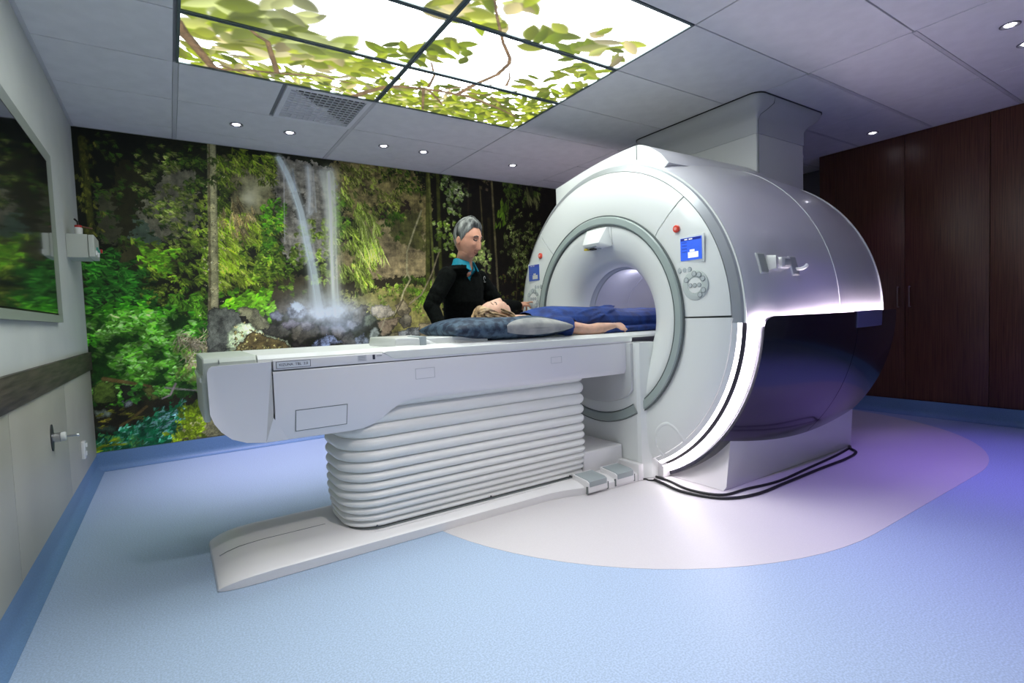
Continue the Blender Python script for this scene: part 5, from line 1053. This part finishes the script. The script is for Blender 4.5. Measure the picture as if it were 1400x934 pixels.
def headpt(az, el, grow=0, s=1.0, female=False):
    """az: 0 = face forward (+x), el: elevation; local head point"""
    cx, cy, cz = math.cos(el)*math.cos(az), math.cos(el)*math.sin(az), math.sin(el)
    x, y, z = .098*cx, .077*cy, .120*cz
    if z < 0:
        t = min(1, -z/.12); y *= 1-.30*t**1.4
        if x < 0: x *= 1-.42*t; z *= 1-.10*t
        else: x *= 1+.06*t
    if z > .02: x *= 1.0; y *= 1+.04*G(z-.05, .03)
    if x < 0 and z > -.02: x *= 1.04
    if cx > 0:
        fx = min(1, cx*2)
        ay = abs(y)
        pr = 0
        if -.052 < z < .032: u = (.032-z)/(.084); pr = (.004+.026*u**1.25) * (1 if z > -.040 else max(0, 1-(-.040-z)/.012))
        wn_ = .0075+.008*max(0, (.032-z)/.084)
        x += fx*pr*G(y, wn_)*(.85 if female else 1)
        x -= fx*.011*G(ay-.030, .015)*G(z-.016, .012)
        x += fx*.005*G(ay-.026, .024)*G(z-.036, .008)*(.4 if female else 1)
        x += fx*.004*G(ay-.030, .011)*G(z-.012, .007)
        x += fx*.005*G(ay-.042, .016)*G(z+.018, .018)
        x += fx*(.0065*G(z+.061, .0045)+.0070*G(z+.072, .005))*G(y, .021) - fx*.004*G(z+.0665, .0022)*G(y, .024)
        x -= fx*.004*G(z+.084, .006)*G(y, .02)
        x += fx*.009*G(z+.103, .014)*G(y, .024)
        x -= fx*.003*G(ay-.034, .010)*G(z+.055, .02)
    g = 1+grow/.1
    return Vector((x*g, y*g, z*g))*s
def head(bm, M, s=1.0, female=False, nu=84, nv=64):
    R = []
    for i in range(1, nv):
        el = -PI/2+PI*i/nv; R.append([bm.verts.new(M @ headpt(2*PI*j/nu, el, 0, s, female)) for j in range(nu)])
    for A, B in zip(R, R[1:]):
        for j in range(nu): bm.faces.new((A[j], A[(j+1) % nu], B[(j+1) % nu], B[j]))
    bm.faces.new(R[0][::-1]); bm.faces.new(R[-1])
    for sd in (1, -1):      # ears
        c = Vector((-.012, sd*.077, -.008))
        for dx, dz, r, fl in ((0, .010, .014, .45), (.004, -.010, .011, .45), (-.003, .0, .015, .40)):
            q = Vector((dx, 0, dz)); n = 10; rings = []
            for k in range(1, 7):
                t = PI*k/7; rings.append([bm.verts.new(M @ ((c+q+Vector((r*math.sin(t)*math.cos(2*PI*j/n)-abs(math.cos(t))*0, sd*r*fl*math.cos(t)+sd*.003, 1.25*r*math.sin(t)*math.sin(2*PI*j/n))))*s)) for j in range(n)])
            for A, B in zip(rings, rings[1:]):
                for j in range(n): bm.faces.new((A[j], A[(j+1) % n], B[(j+1) % n], B[j]))
            bm.faces.new(rings[0][::-1]); bm.faces.new(rings[-1])
def haircap(name, M, m, lx, ly, grow, s=1.0, wav=.004, nu=120, nv=84, seed=3):
    """hair shell over the head where keep(az, el) is true"""
    rg = random.Random(seed); ph = [rg.uniform(0, 6) for _ in range(8)]
    v = []; f = []; ok = []; keep = lambda a_, e_: e_ > np.interp(abs(a_), lx, ly)
    for i in range(nv+1):
        el = -PI/2+PI*i/nv
        for j in range(nu):
            az = 2*PI*j/nu; g = grow(az, el)+wav*(math.sin(9*az+5*el+ph[0])*.5+math.sin(23*az-7*el+ph[1])*.35+math.sin(41*az+3*math.sin(6*el)+ph[2])*.3)*math.cos(el)**.5
            a2 = az if az < PI else az-2*PI; mg = min(1, max(0, (el-float(np.interp(abs(a2), lx, ly)))/.22)); g = -.001+g*mg**.6
            v.append(M @ headpt(az, el, g, s)); ok.append(keep(a2, el))
    for i in range(nv):
        for j in range(nu):
            q = (i*nu+j, i*nu+(j+1) % nu, (i+1)*nu+(j+1) % nu, (i+1)*nu+j)
            if all(ok[k] for k in q): f.append(q)
    bm = bmesh.new(); me = bpy.data.meshes.new(name); me.from_pydata(v, [], f); bm.from_mesh(me)
    bmesh.ops.delete(bm, geom=[x for x in bm.verts if not x.link_faces], context='VERTS')
    bmesh.ops.remove_doubles(bm, verts=bm.verts[:], dist=.0004)
    bmesh.ops.recalc_face_normals(bm, faces=bm.faces[:]); bm.to_mesh(me); bm.free(); me.materials.append(m); me.shade_smooth(); return me
def hand(bm, W, d, n, side, curl, s=1.0, spread=.10, thumb=.5):
    """W wrist, d finger direction, n back-of-hand normal, side +1/-1 thumb side; curl: 4 values in degrees per joint"""
    W, d, n = Vector(W), Vector(d).normalized(), Vector(n).normalized(); n = (n-d*n.dot(d)).normalized(); t = d.cross(n)*side
    P = lambda a, b, c: W+(d*a+t*b+n*c)*s
    ell(bm, [(P(-.012, 0, 0), t*.020*s, n*.015*s), (P(.005, 0, 0), t*.027*s, n*.017*s), (P(.03, 0, 0), t*.034*s, n*.016*s), (P(.06, 0, .001), t*.040*s, n*.014*s), (P(.086, 0, .001), t*.040*s, n*.011*s), (P(.094, 0, 0), t*.034*s, n*.008*s)])
    L = [(.044, .026, .021), (.049, .030, .022), (.046, .028, .021), (.036, .021, .018)]
    for k, (off, ls) in enumerate(zip((.029, .0098, -.0098, -.029), L)):
        base = P(.078 if k < 3 else .072, off, 0); a = 0; p = base; pts = [P(.060, off*.85, 0), base]; dd = (d+t*off*spread*28*.3).normalized()
        for j, l in enumerate(ls):
            a += math.radians(curl[k]*(.8 if j == 0 else 1.0)); p = p+(dd*math.cos(a)-n*math.sin(a))*l*s; pts.append(p)
        limb(bm, pts, [.0088*s, .0090*s, .0084*s, .0078*s, .0068*s], 3)
    b = P(.022, .024, -.004); e = P(.052, .050, -.012*(1+thumb)); g = P(.078, .056-.02*thumb, -.020*(1+thumb)); h = P(.098, .052-.03*thumb, -.024*(1+thumb))
    if thumb < -5: e = P(.048, .040, -.020); g = P(.066, .026, -.036); h = P(.074, .006, -.040)
    limb(bm, [b, e, g, h], [.014*s, .0115*s, .0098*s, .0080*s], 3)
def skin_mat(name, c):
    m = noisy(mat(name, c, .48, spec=.35), 22, tuple(q*.90 for q in c), tuple(min(1, q*1.08) for q in c), bump=.05, bscale=150)
    p = m.node_tree.nodes['Principled BSDF']; p.inputs['Subsurface Weight'].default_value = .12; p.inputs['Subsurface Radius'].default_value = (.01, .004, .002); return m
SK1 = skin_mat('skin_tan', sr(206, 150, 124)); SK2 = skin_mat('skin_fair', sr(222, 176, 152))
M_SWEAT = noisy(mat('black_knit', (.003, .004, .003), 1.0, spec=.12), 60, (.0018, .0024, .002), (.005, .0065, .0055), bump=.3, bscale=220)
M_TROU = mat('dark_trousers', (.01, .01, .012), .8); M_SHOE = mat('black_shoe', (.01, .01, .01), .35); M_TEAL = noisy(mat('teal_shirt', (0, .26, .33), .7), 30, sr(0, 126, 150), sr(10, 150, 172), bump=.1, bscale=200)
M_HAIR1 = noisy(mat('grey_hair', (.1, .1, .1), .5), 26, (.014, .016, .016), (.26, .27, .25), stretch=(1, 1, .3), bump=.6, bscale=60, lo=.38, hi=.62, bdist=.004)
M_HAIR2 = noisy(mat('blonde_hair', (.4, .25, .12), .45), 30, sr(92, 66, 44), sr(206, 172, 128), stretch=(.35, 1.6, 1), bump=.6, bscale=60, lo=.36, hi=.6, bdist=.004)
M_BROW = mat('brow_hair', (.06, .05, .045), .7); M_EYE = mat('eye_dark', (.03, .02, .02), .2, spec=.6); M_LIP = mat('lip_rose', sr(150, 82, 70), .5); M_BROW2 = mat('brow_brown', sr(120, 84, 60), .7)

# ---- standing man
MAN = thing('person', 'standing man with grey hair in black sweater and teal collar, one hand on the panel', 'person', (2.33, -1.68, 0))
fwd = Vector((.50, -.866, 0)).normalized(); lft = Vector((.866, .50, 0)).normalized(); up = Vector((0, 0, 1))
pel = Vector((2.36, -1.68, .93)); che = Vector((2.315, -1.83, 1.28)); nb = Vector((2.275, -1.925, 1.475))
HC = Vector((2.272, -2.005, 1.615))
hf = Vector((.36, -.89, -.26)).normalized(); hl = up.cross(hf).normalized(); hu = hf.cross(hl)
MH = Matrix(((hf.x, hl.x, hu.x, HC.x), (hf.y, hl.y, hu.y, HC.y), (hf.z, hl.z, hu.z, HC.z), (0, 0, 0, 1)))
RS = Vector((2.125, -1.965, 1.385)); RE = Vector((2.005, -1.965, 1.185)); RW = Vector((2.015, -2.060, 1.012))
LS = Vector((2.475, -1.790, 1.385)); LE = Vector((2.640, -1.775, 1.175)); LW = Vector((2.895, -1.665, 1.172))
def torso(bm, g):
    T_ = [(pel-up*.06, .165, .115), (pel, .170, .118), (pel+(che-pel)*.35, .155, .108), (che-up*.08, .168, .115), (che+up*.02, .182, .122), (che+up*.10-fwd*.005, .185, .108), (nb-up*.055-fwd*.01, .150, .082), (nb-up*.020, .095, .066), (nb, .062, .060)]
    ell(bm, [(c, lft*(a+g), fwd*(b+g)) for c, a, b in T_])
bm = bmesh.new(); torso(bm, -.012)
limb(bm, [nb-up*.05, nb+up*.02+fwd*.01, HC-up*.075-fwd*.012], [.062, .056, .055])
limb(bm, [RS, RE, RW], [.050, .040, .026]); limb(bm, [LS, LE, LW], [.050, .040, .026])
hips = [pel-lft*.085, pel+lft*.085]; feet = [Vector((2.28, -1.66, .09)), Vector((2.47, -1.58, .09))]
for h_, f_ in zip(hips, feet): limb(bm, [h_, (h_+f_)/2+fwd*.015, f_], [.085, .055, .038]); limb(bm, [f_-fwd*.03-up*.045, f_+fwd*.15-up*.055], [.036, .030])
head(bm, MH, 1.05)
hand(bm, RW+Vector((0, -.012, -.018)), (-.15, -.62, -.72), (-.3, -.75, .6), -1, (38, 34, 32, 30), 1.0)
hand(bm, LW+(Vector((3.045, -1.60, 1.20))-LW).normalized()*.02, Vector((3.045, -1.600, 1.205))-LW, (-.25, -.10, .96), 1, (4, 24, 40, 46), .98, thumb=.3)
part('body', fuse('body', bm, SK1, .0034, 2), MAN, label='tanned skin of face, neck and hands')
def vneck(b):
    dele = []
    for f_ in b.faces:
        c = f_.calc_center_median(); q = c-nb; s_ = q.dot(lft); w_ = q.dot(fwd)
        if (w_ > .0 and c.z > nb.z-.135+abs(s_)*1.75) or (c.z > nb.z-.025) : dele.append(f_)
    bmesh.ops.delete(b, geom=dele, context='FACES')
bm = bmesh.new(); torso(bm, .012)
for A, B, C_ in ((RS, RE, RW), (LS, LE, LW)):
    w = C_+(C_-B).normalized()*.002; limb(bm, [A+Vector((0, 0, -.006)), (A+B)/2+Vector((0, 0, -.004)), B, (B+C_)/2, w], [.062, .058, .052, .047, .038])
for k_, (A, B) in enumerate(((RS, RE), (LS, LE))):
    for q in range(3): p_ = A+(B-A)*(.55+.22*q); limb(bm, [p_-lft*.02-up*.012, p_+lft*.02+up*.01], [.056-.003*q, .054-.003*q], 2)
part('sweater', fuse('sweater', bm, M_SWEAT, .006, 3, vneck), MAN, label='black knitted v-neck sweater')
bm = bmesh.new(); torso(bm, .0)
def shirtcut(b):
    bmesh.ops.delete(b, geom=[f_ for f_ in b.faces if f_.calc_center_median().z < nb.z-.22 or f_.calc_center_median().z > nb.z-.006 or (abs((f_.calc_center_median()-nb).dot(lft)) < max(0, (f_.calc_center_median().z-(nb.z-.085))*.40) and (f_.calc_center_median()-nb).dot(fwd) > 0)], context='FACES')
part('shirt', fuse('shirt', bm, M_TEAL, .005, 2, shirtcut), MAN, label='teal polo shirt under the sweater')
# collar: folded band open at the front
v = []; f = []; n = 40
for i in range(n+1):
    a = math.radians(28+304*i/n); c_, s_ = math.cos(a), math.sin(a); fr = max(0, c_)
    for r_, z_ in ((.066, .035-.03*fr), (.071, .040-.032*fr), (.088+.012*fr, -.008-.055*fr**2), (.083+.010*fr, -.010-.055*fr**2)):
        v.append(nb+fwd*(c_*r_*1.0+.006)+lft*(s_*r_*1.06)+up*(z_-.016))
    if i < n: k = 4*i; f += [(k+j, k+(j+1) % 4, k+4+(j+1) % 4, k+4+j) for j in range(4)]
f += [(0, 1, 2, 3), (4*n+3, 4*n+2, 4*n+1, 4*n)]
part('collar', mesh('collar', v, f, M_TEAL, 50), MAN, label='folded teal shirt collar')
bm = bmesh.new()
for h_, f_ in zip(hips, feet): limb(bm, [h_+up*.02, (h_+f_)/2+fwd*.015, f_-up*.01], [.104, .080, .070])
ell(bm, [(pel-up*.09, lft*.17, fwd*.125), (pel-up*.03, lft*.178, fwd*.128), (pel+up*.03, lft*.172, fwd*.122)])
part('trousers', fuse('trousers', bm, M_TROU, .008, 3), MAN)
for f_ in feet:
    bm = bmesh.new(); limb(bm, [Vector((f_.x, f_.y, .048))-fwd*.05, Vector((f_.x, f_.y, .046))+fwd*.10, Vector((f_.x, f_.y, .040))+fwd*.19], [.044, .044, .036]); 
    part('shoe', fuse('shoe', bm, M_SHOE, .008, 2), MAN)
part('hair', haircap('hair', MH, M_HAIR1, [0, .55, .85, 1.15, 1.45, 1.75, 2.2, PI], [.80, .82, .62, .34, -.12, .02, -.58, -.78], lambda az, el: .001+.026*max(0, math.sin(el))**.7*(1-.30*G(az, .5))+.009*G(abs(az)-2.3, .9)+.004*G(abs(az)-1.4, .5), 1.05, .0045), MAN, label='short wavy grey hair')
def facebit(name, par, MHm, pts, r, m, s=1.05, off=.001, female=False, rads=None):
    P = [MHm @ (headpt(a, e, off, s, female)) for a, e in pts]; return part(name, tube(name, smoothpts(P, 4), r, m, 6), par)
for sd in (1, -1):
    facebit('eyebrow', MAN, MH, [(sd*.20, .30), (sd*.36, .34), (sd*.58, .27)], .0036, M_BROW)
    facebit('eyelid_line', MAN, MH, [(sd*.22, .125), (sd*.38, .085), (sd*.56, .12)], .0036, M_EYE); facebit('cheek_crease', MAN, MH, [(sd*.20, -.30), (sd*.30, -.42), (sd*.34, -.54)], .0016, M_LIP, 1.05, -.0005)
facebit('mouth', MAN, MH, [(-.30, -.575), (-.15, -.60), (0, -.605), (.15, -.60), (.30, -.575)], .0034, M_LIP)
bd = MAN.location
lc = che+fwd*.138+lft*.075+up*.085
part('chest_emblem', tube('chest_emblem', [lc+lft*.012*math.cos(a)+up*.016*math.sin(a) for a in [2*PI*i/14 for i in range(12)]], .0016, mat('thread_grey', (.5, .52, .5), .7), 6), MAN, label='small round grey stitched emblem')
part('chest_emblem', tube('chest_emblem', [lc-up*.024-lft*.014, lc-up*.024+lft*.014], .0014, bpy.data.materials['thread_grey'], 6), MAN)

# ---- patient lying on the table
PAT = thing('person', 'blonde woman lying on her back on the table in a blue gown', 'person', (2.7, YC, .97))
dz = -.012
X = Vector((1, 0, 0)); Y = Vector((0, 1, 0)); Z = Vector((0, 0, 1))
PC = Vector((2.205, YC+.005, 1.088)); pu = Vector((-1, 0, -.02)).normalized(); pf = Vector((.03, -.16, 1)).normalized(); pf = (pf-pu*pf.dot(pu)).normalized(); pl_ = pu.cross(pf)
MP = Matrix(((pf.x, pl_.x, pu.x, PC.x), (pf.y, pl_.y, pu.y, PC.y), (pf.z, pl_.z, pu.z, PC.z), (0, 0, 0, 1)))
prs = [(2.42, .06, .055, 1.055), (2.46, .13, .065, 1.045), (2.52, .185, .085, 1.045), (2.62, .19, .10, 1.05), (2.75, .178, .098, 1.05), (2.92, .155, .085, 1.045), (3.05, .175, .088, 1.045), (3.16, .17, .085, 1.04)]
bm = bmesh.new()
ell(bm, [(Vector((x, YC, z+dz)), Y*(a-.012), Z*(b-.010)) for x, a, b, z in prs])
limb(bm, [(2.26, YC, 1.065+dz), (2.36, YC, 1.06+dz), (2.46, YC, 1.05+dz)], [.052, .048, .055])
for s_ in (-1, 1): limb(bm, [(3.10, YC+s_*.09, 1.035+dz), (3.50, YC+s_*.085, 1.055+dz), (3.88, YC+s_*.07, 1.015+dz)], [.075, .050, .034]); limb(bm, [(3.88, YC+s_*.07, 1.015+dz), (3.91, YC+s_*.09, 1.12+dz)], [.032, .024])
head(bm, MP, 1.0, True)
pS = Vector((2.51, YC-.175, 1.035+dz)); pE = Vector((2.755, YC-.225, .996+dz)); pW = Vector((2.985, YC-.215, 1.005+dz))
qS = Vector((2.51, YC+.175, 1.035+dz)); qE = Vector((2.76, YC+.225, .996+dz)); qW = Vector((2.985, YC+.215, 1.005+dz))
limb(bm, [pS, (pS+pE)/2, pE, pE+(pW-pE)*.4, pW], [.045, .041, .035, .037, .025]); limb(bm, [qS, qE, qW], [.045, .036, .025])
hand(bm, pW+X*.010, (1, .02, -.04), (-.05, -.62, .78), -1, (88, 88, 86, 84), 1.05, thumb=-9); hand(bm, qW+X*.010, (1, -.02, -.08), (-.05, .55, .83), 1, (70, 72, 72, 70), .92, thumb=1.2)
part('body', fuse('body', bm, SK2, .0034, 2), PAT, label='fair skin of face, neck, arm and fist')
def gowncut(b): bmesh.ops.delete(b, geom=[f_ for f_ in b.faces if (f_.calc_center_median().x < 2.425 or f_.calc_center_median().x > 3.80 or (f_.calc_center_median()-(pS+(pE-pS)*.44)).dot((pE-pS).normalized()) > 0 and (f_.calc_center_median()-(pS+(pE-pS)*.44)).length < .075 and f_.calc_center_median().y < YC-.20 and f_.calc_center_median().x < 2.70 and (f_.calc_center_median()-(pS+(pE-pS)*.44)).dot((pE-pS).normalized()) > .012)], context='FACES')
bm = bmesh.new()
gs = [(2.41, .09, .055, 1.058), (2.45, .15, .078, 1.052), (2.52, .20, .098, 1.050), (2.62, .205, .112, 1.050), (2.75, .198, .106, 1.048), (2.92, .190, .098, 1.043), (3.08, .200, .096, 1.042), (3.25, .205, .092, 1.038), (3.45, .205, .090, 1.040), (3.65, .195, .082, 1.035), (3.82, .185, .075, 1.03)]
ell(bm, [(Vector((x, YC, z+dz+.004*math.sin(9*x))), Y*a, Z*b) for x, a, b, z in gs])
for s_ in (-1, 1):
    A, B = (pS, pE) if s_ < 0 else (qS, qE)
    limb(bm, [A-X*.01, A+(B-A)*.2, A+(B-A)*.47], [.060, .062, .064], 4)
    ell(bm, [(Vector((x, YC+s_*.215, .985+dz)), Y*.028, Z*.022) for x in (2.9, 3.1, 3.4, 3.75)])
rg = random.Random(5)
for k_ in range(16):     # folds of the cloth
    x = rg.uniform(2.50, 3.05); a_ = rg.uniform(.25, 2.6); L_ = rg.uniform(.10, .28); bb = .100; aa = .198
    pts = [(x+L_*t, YC-aa*math.cos(a_+.35*(t-.5))*.985, 1.046+dz+bb*math.sin(a_+.35*(t-.5))*.98) for t in (0, .33, .66, 1)]
    limb(bm, pts, [.004, .012, .011, .003], 4)
M_GOWN = noisy(mat('blue_gown', sr(24, 54, 120), .75), 14, sr(14, 38, 96), sr(30, 66, 140), bump=.25, bscale=60, bdist=.004)
part('gown', fuse('gown', bm, M_GOWN, .006, 3, gowncut), PAT, label='royal blue hospital gown with short sleeve')
part('hair', haircap('hair', MP, M_HAIR2, [0, .6, .95, 1.3, 1.7, 2.2, PI], [.80, .66, .38, -.02, -.5, -.8, -.9], lambda az, el: .010+.012*max(0, math.sin(el))+.008*G(abs(az)-1.8, .8), 1.0, .003), PAT, label='blonde streaked hair pulled back over the pillow')
hb = [(MP @ headpt(1.7, .5-.25*i, .020)) for i in range(5)]
rg = random.Random(9); bm = bmesh.new()
for k_ in range(26):
    a0_ = rg.uniform(1.05, 2.0)*-1; e0 = rg.uniform(-.1, 1.1); p0 = MP @ headpt(a0_, e0, .018); 
    p1 = MP @ headpt(a0_-.35, e0-.7, .026); p2 = Vector((rg.uniform(2.24, 2.36), YC-.085-rg.uniform(0, .035), 1.045+rg.uniform(-.015, .02))); p3 = p2+Vector((rg.uniform(.04, .13), -.015, rg.uniform(-.006, .012)))
    limb(bm, [p0, p1, p2, p3], [.006, .010, .009, .004], 4)
bmesh.ops.recalc_face_normals(bm, faces=bm.faces[:]); hl_ = bpy.data.meshes.new('hair_lock'); bm.to_mesh(hl_); bm.free(); hl_.materials.append(M_HAIR2); hl_.shade_smooth(); part('hair_lock', hl_, PAT)
for sd in (1, -1):
    facebit('eyebrow', PAT, MP, [(sd*.20, .31), (sd*.36, .35), (sd*.56, .29)], .0020, M_BROW2, 1.0, .001, True)
    facebit('eyelid_line', PAT, MP, [(sd*.22, .10), (sd*.38, .06), (sd*.56, .10)], .0026, M_BROW, 1.0, .001, True)
facebit('mouth', PAT, MP, [(-.27, -.58), (-.13, -.60), (0, -.605), (.13, -.60), (.27, -.58)], .0028, M_LIP, 1.0, .001, True)

# ---- pillow under her head
PIL = thing('pillow', 'dark blue marbled pillow with a pale grey side patch under the woman\'s head', 'pillow', (2.19, YC-.02, .96))
def pill(u, v, top):
    """u, v in -1..1"""
    px, py = 2.185+u*.405*(1-.07*(1-abs(u))*abs(v)), YC-.045+v*.25*(1-.10*(1-abs(v))*0-.08*(abs(u)**2)*(1 if abs(v) < .9 else .3))
    e = max(0, 1-abs(u)**3.2)*max(0, 1-abs(v)**2.8)
    h = .080*e**.45; dent = .064*G(u+.05, .28)*G(v-.08, .42)
    z = 1.015-.004*u
    return Vector((px, py, z+h-dent if top else max(z-h*.95, .958)))
nu_, nv_ = 60, 44; v = []; f = []
for top in (1, 0):
    for i in range(nv_+1):
        for j in range(nu_+1):
            u_, w_ = -1+2*j/nu_, -1+2*i/nv_; p = pill(u_, w_, top); p.z += .0035*math.sin(13*u_+7*w_)*(1-abs(w_))*(1-abs(u_)) if top else 0; v.append(p)
N1 = (nu_+1)*(nv_+1)
for i in range(nv_):
    for j in range(nu_):
        a = i*(nu_+1)+j; f.append((a, a+1, a+nu_+2, a+nu_+1)); f.append((N1+a, N1+a+nu_+1, N1+a+nu_+2, N1+a+1))
M_PIL = noisy(mat('marbled_pillow', (.05, .08, .12), .7), 26, sr(24, 40, 62), sr(70, 92, 112), bump=.2, bscale=50, lo=.42, hi=.6)
pm = mesh('case', v, f, M_PIL, None); b = bmesh.new(); b.from_mesh(pm); bmesh.ops.remove_doubles(b, verts=b.verts[:], dist=.0005); b.to_mesh(pm); b.free(); pm.shade_smooth(); part('case', pm, PIL)
v = []; f = []
for i in range(15):
    for j in range(25):
        u_ = -.22+1.2*j/24; t_ = i/14
        wid = .62*(1-abs(2*j/24-1.0)**1.6)+.02; w_ = -.992+wid*(t_-.4)*.62 if t_ > .4 else -.992+wid*(.4-t_)*.30
        p = pill(u_, w_, t_ > .4); v.append(p+Vector((0, -.004, .0025 if t_ > .4 else -.001)))
for i in range(14):
    for j in range(24): a = i*25+j; f.append((a, a+1, a+26, a+25))
part('patch', mesh('patch', v, f, noisy(mat('pale_grey_cloth', sr(160, 160, 158), .8), 12, sr(140, 142, 142), sr(176, 174, 170), bump=.2, bscale=40), 60), PIL, label='pale grey patch')
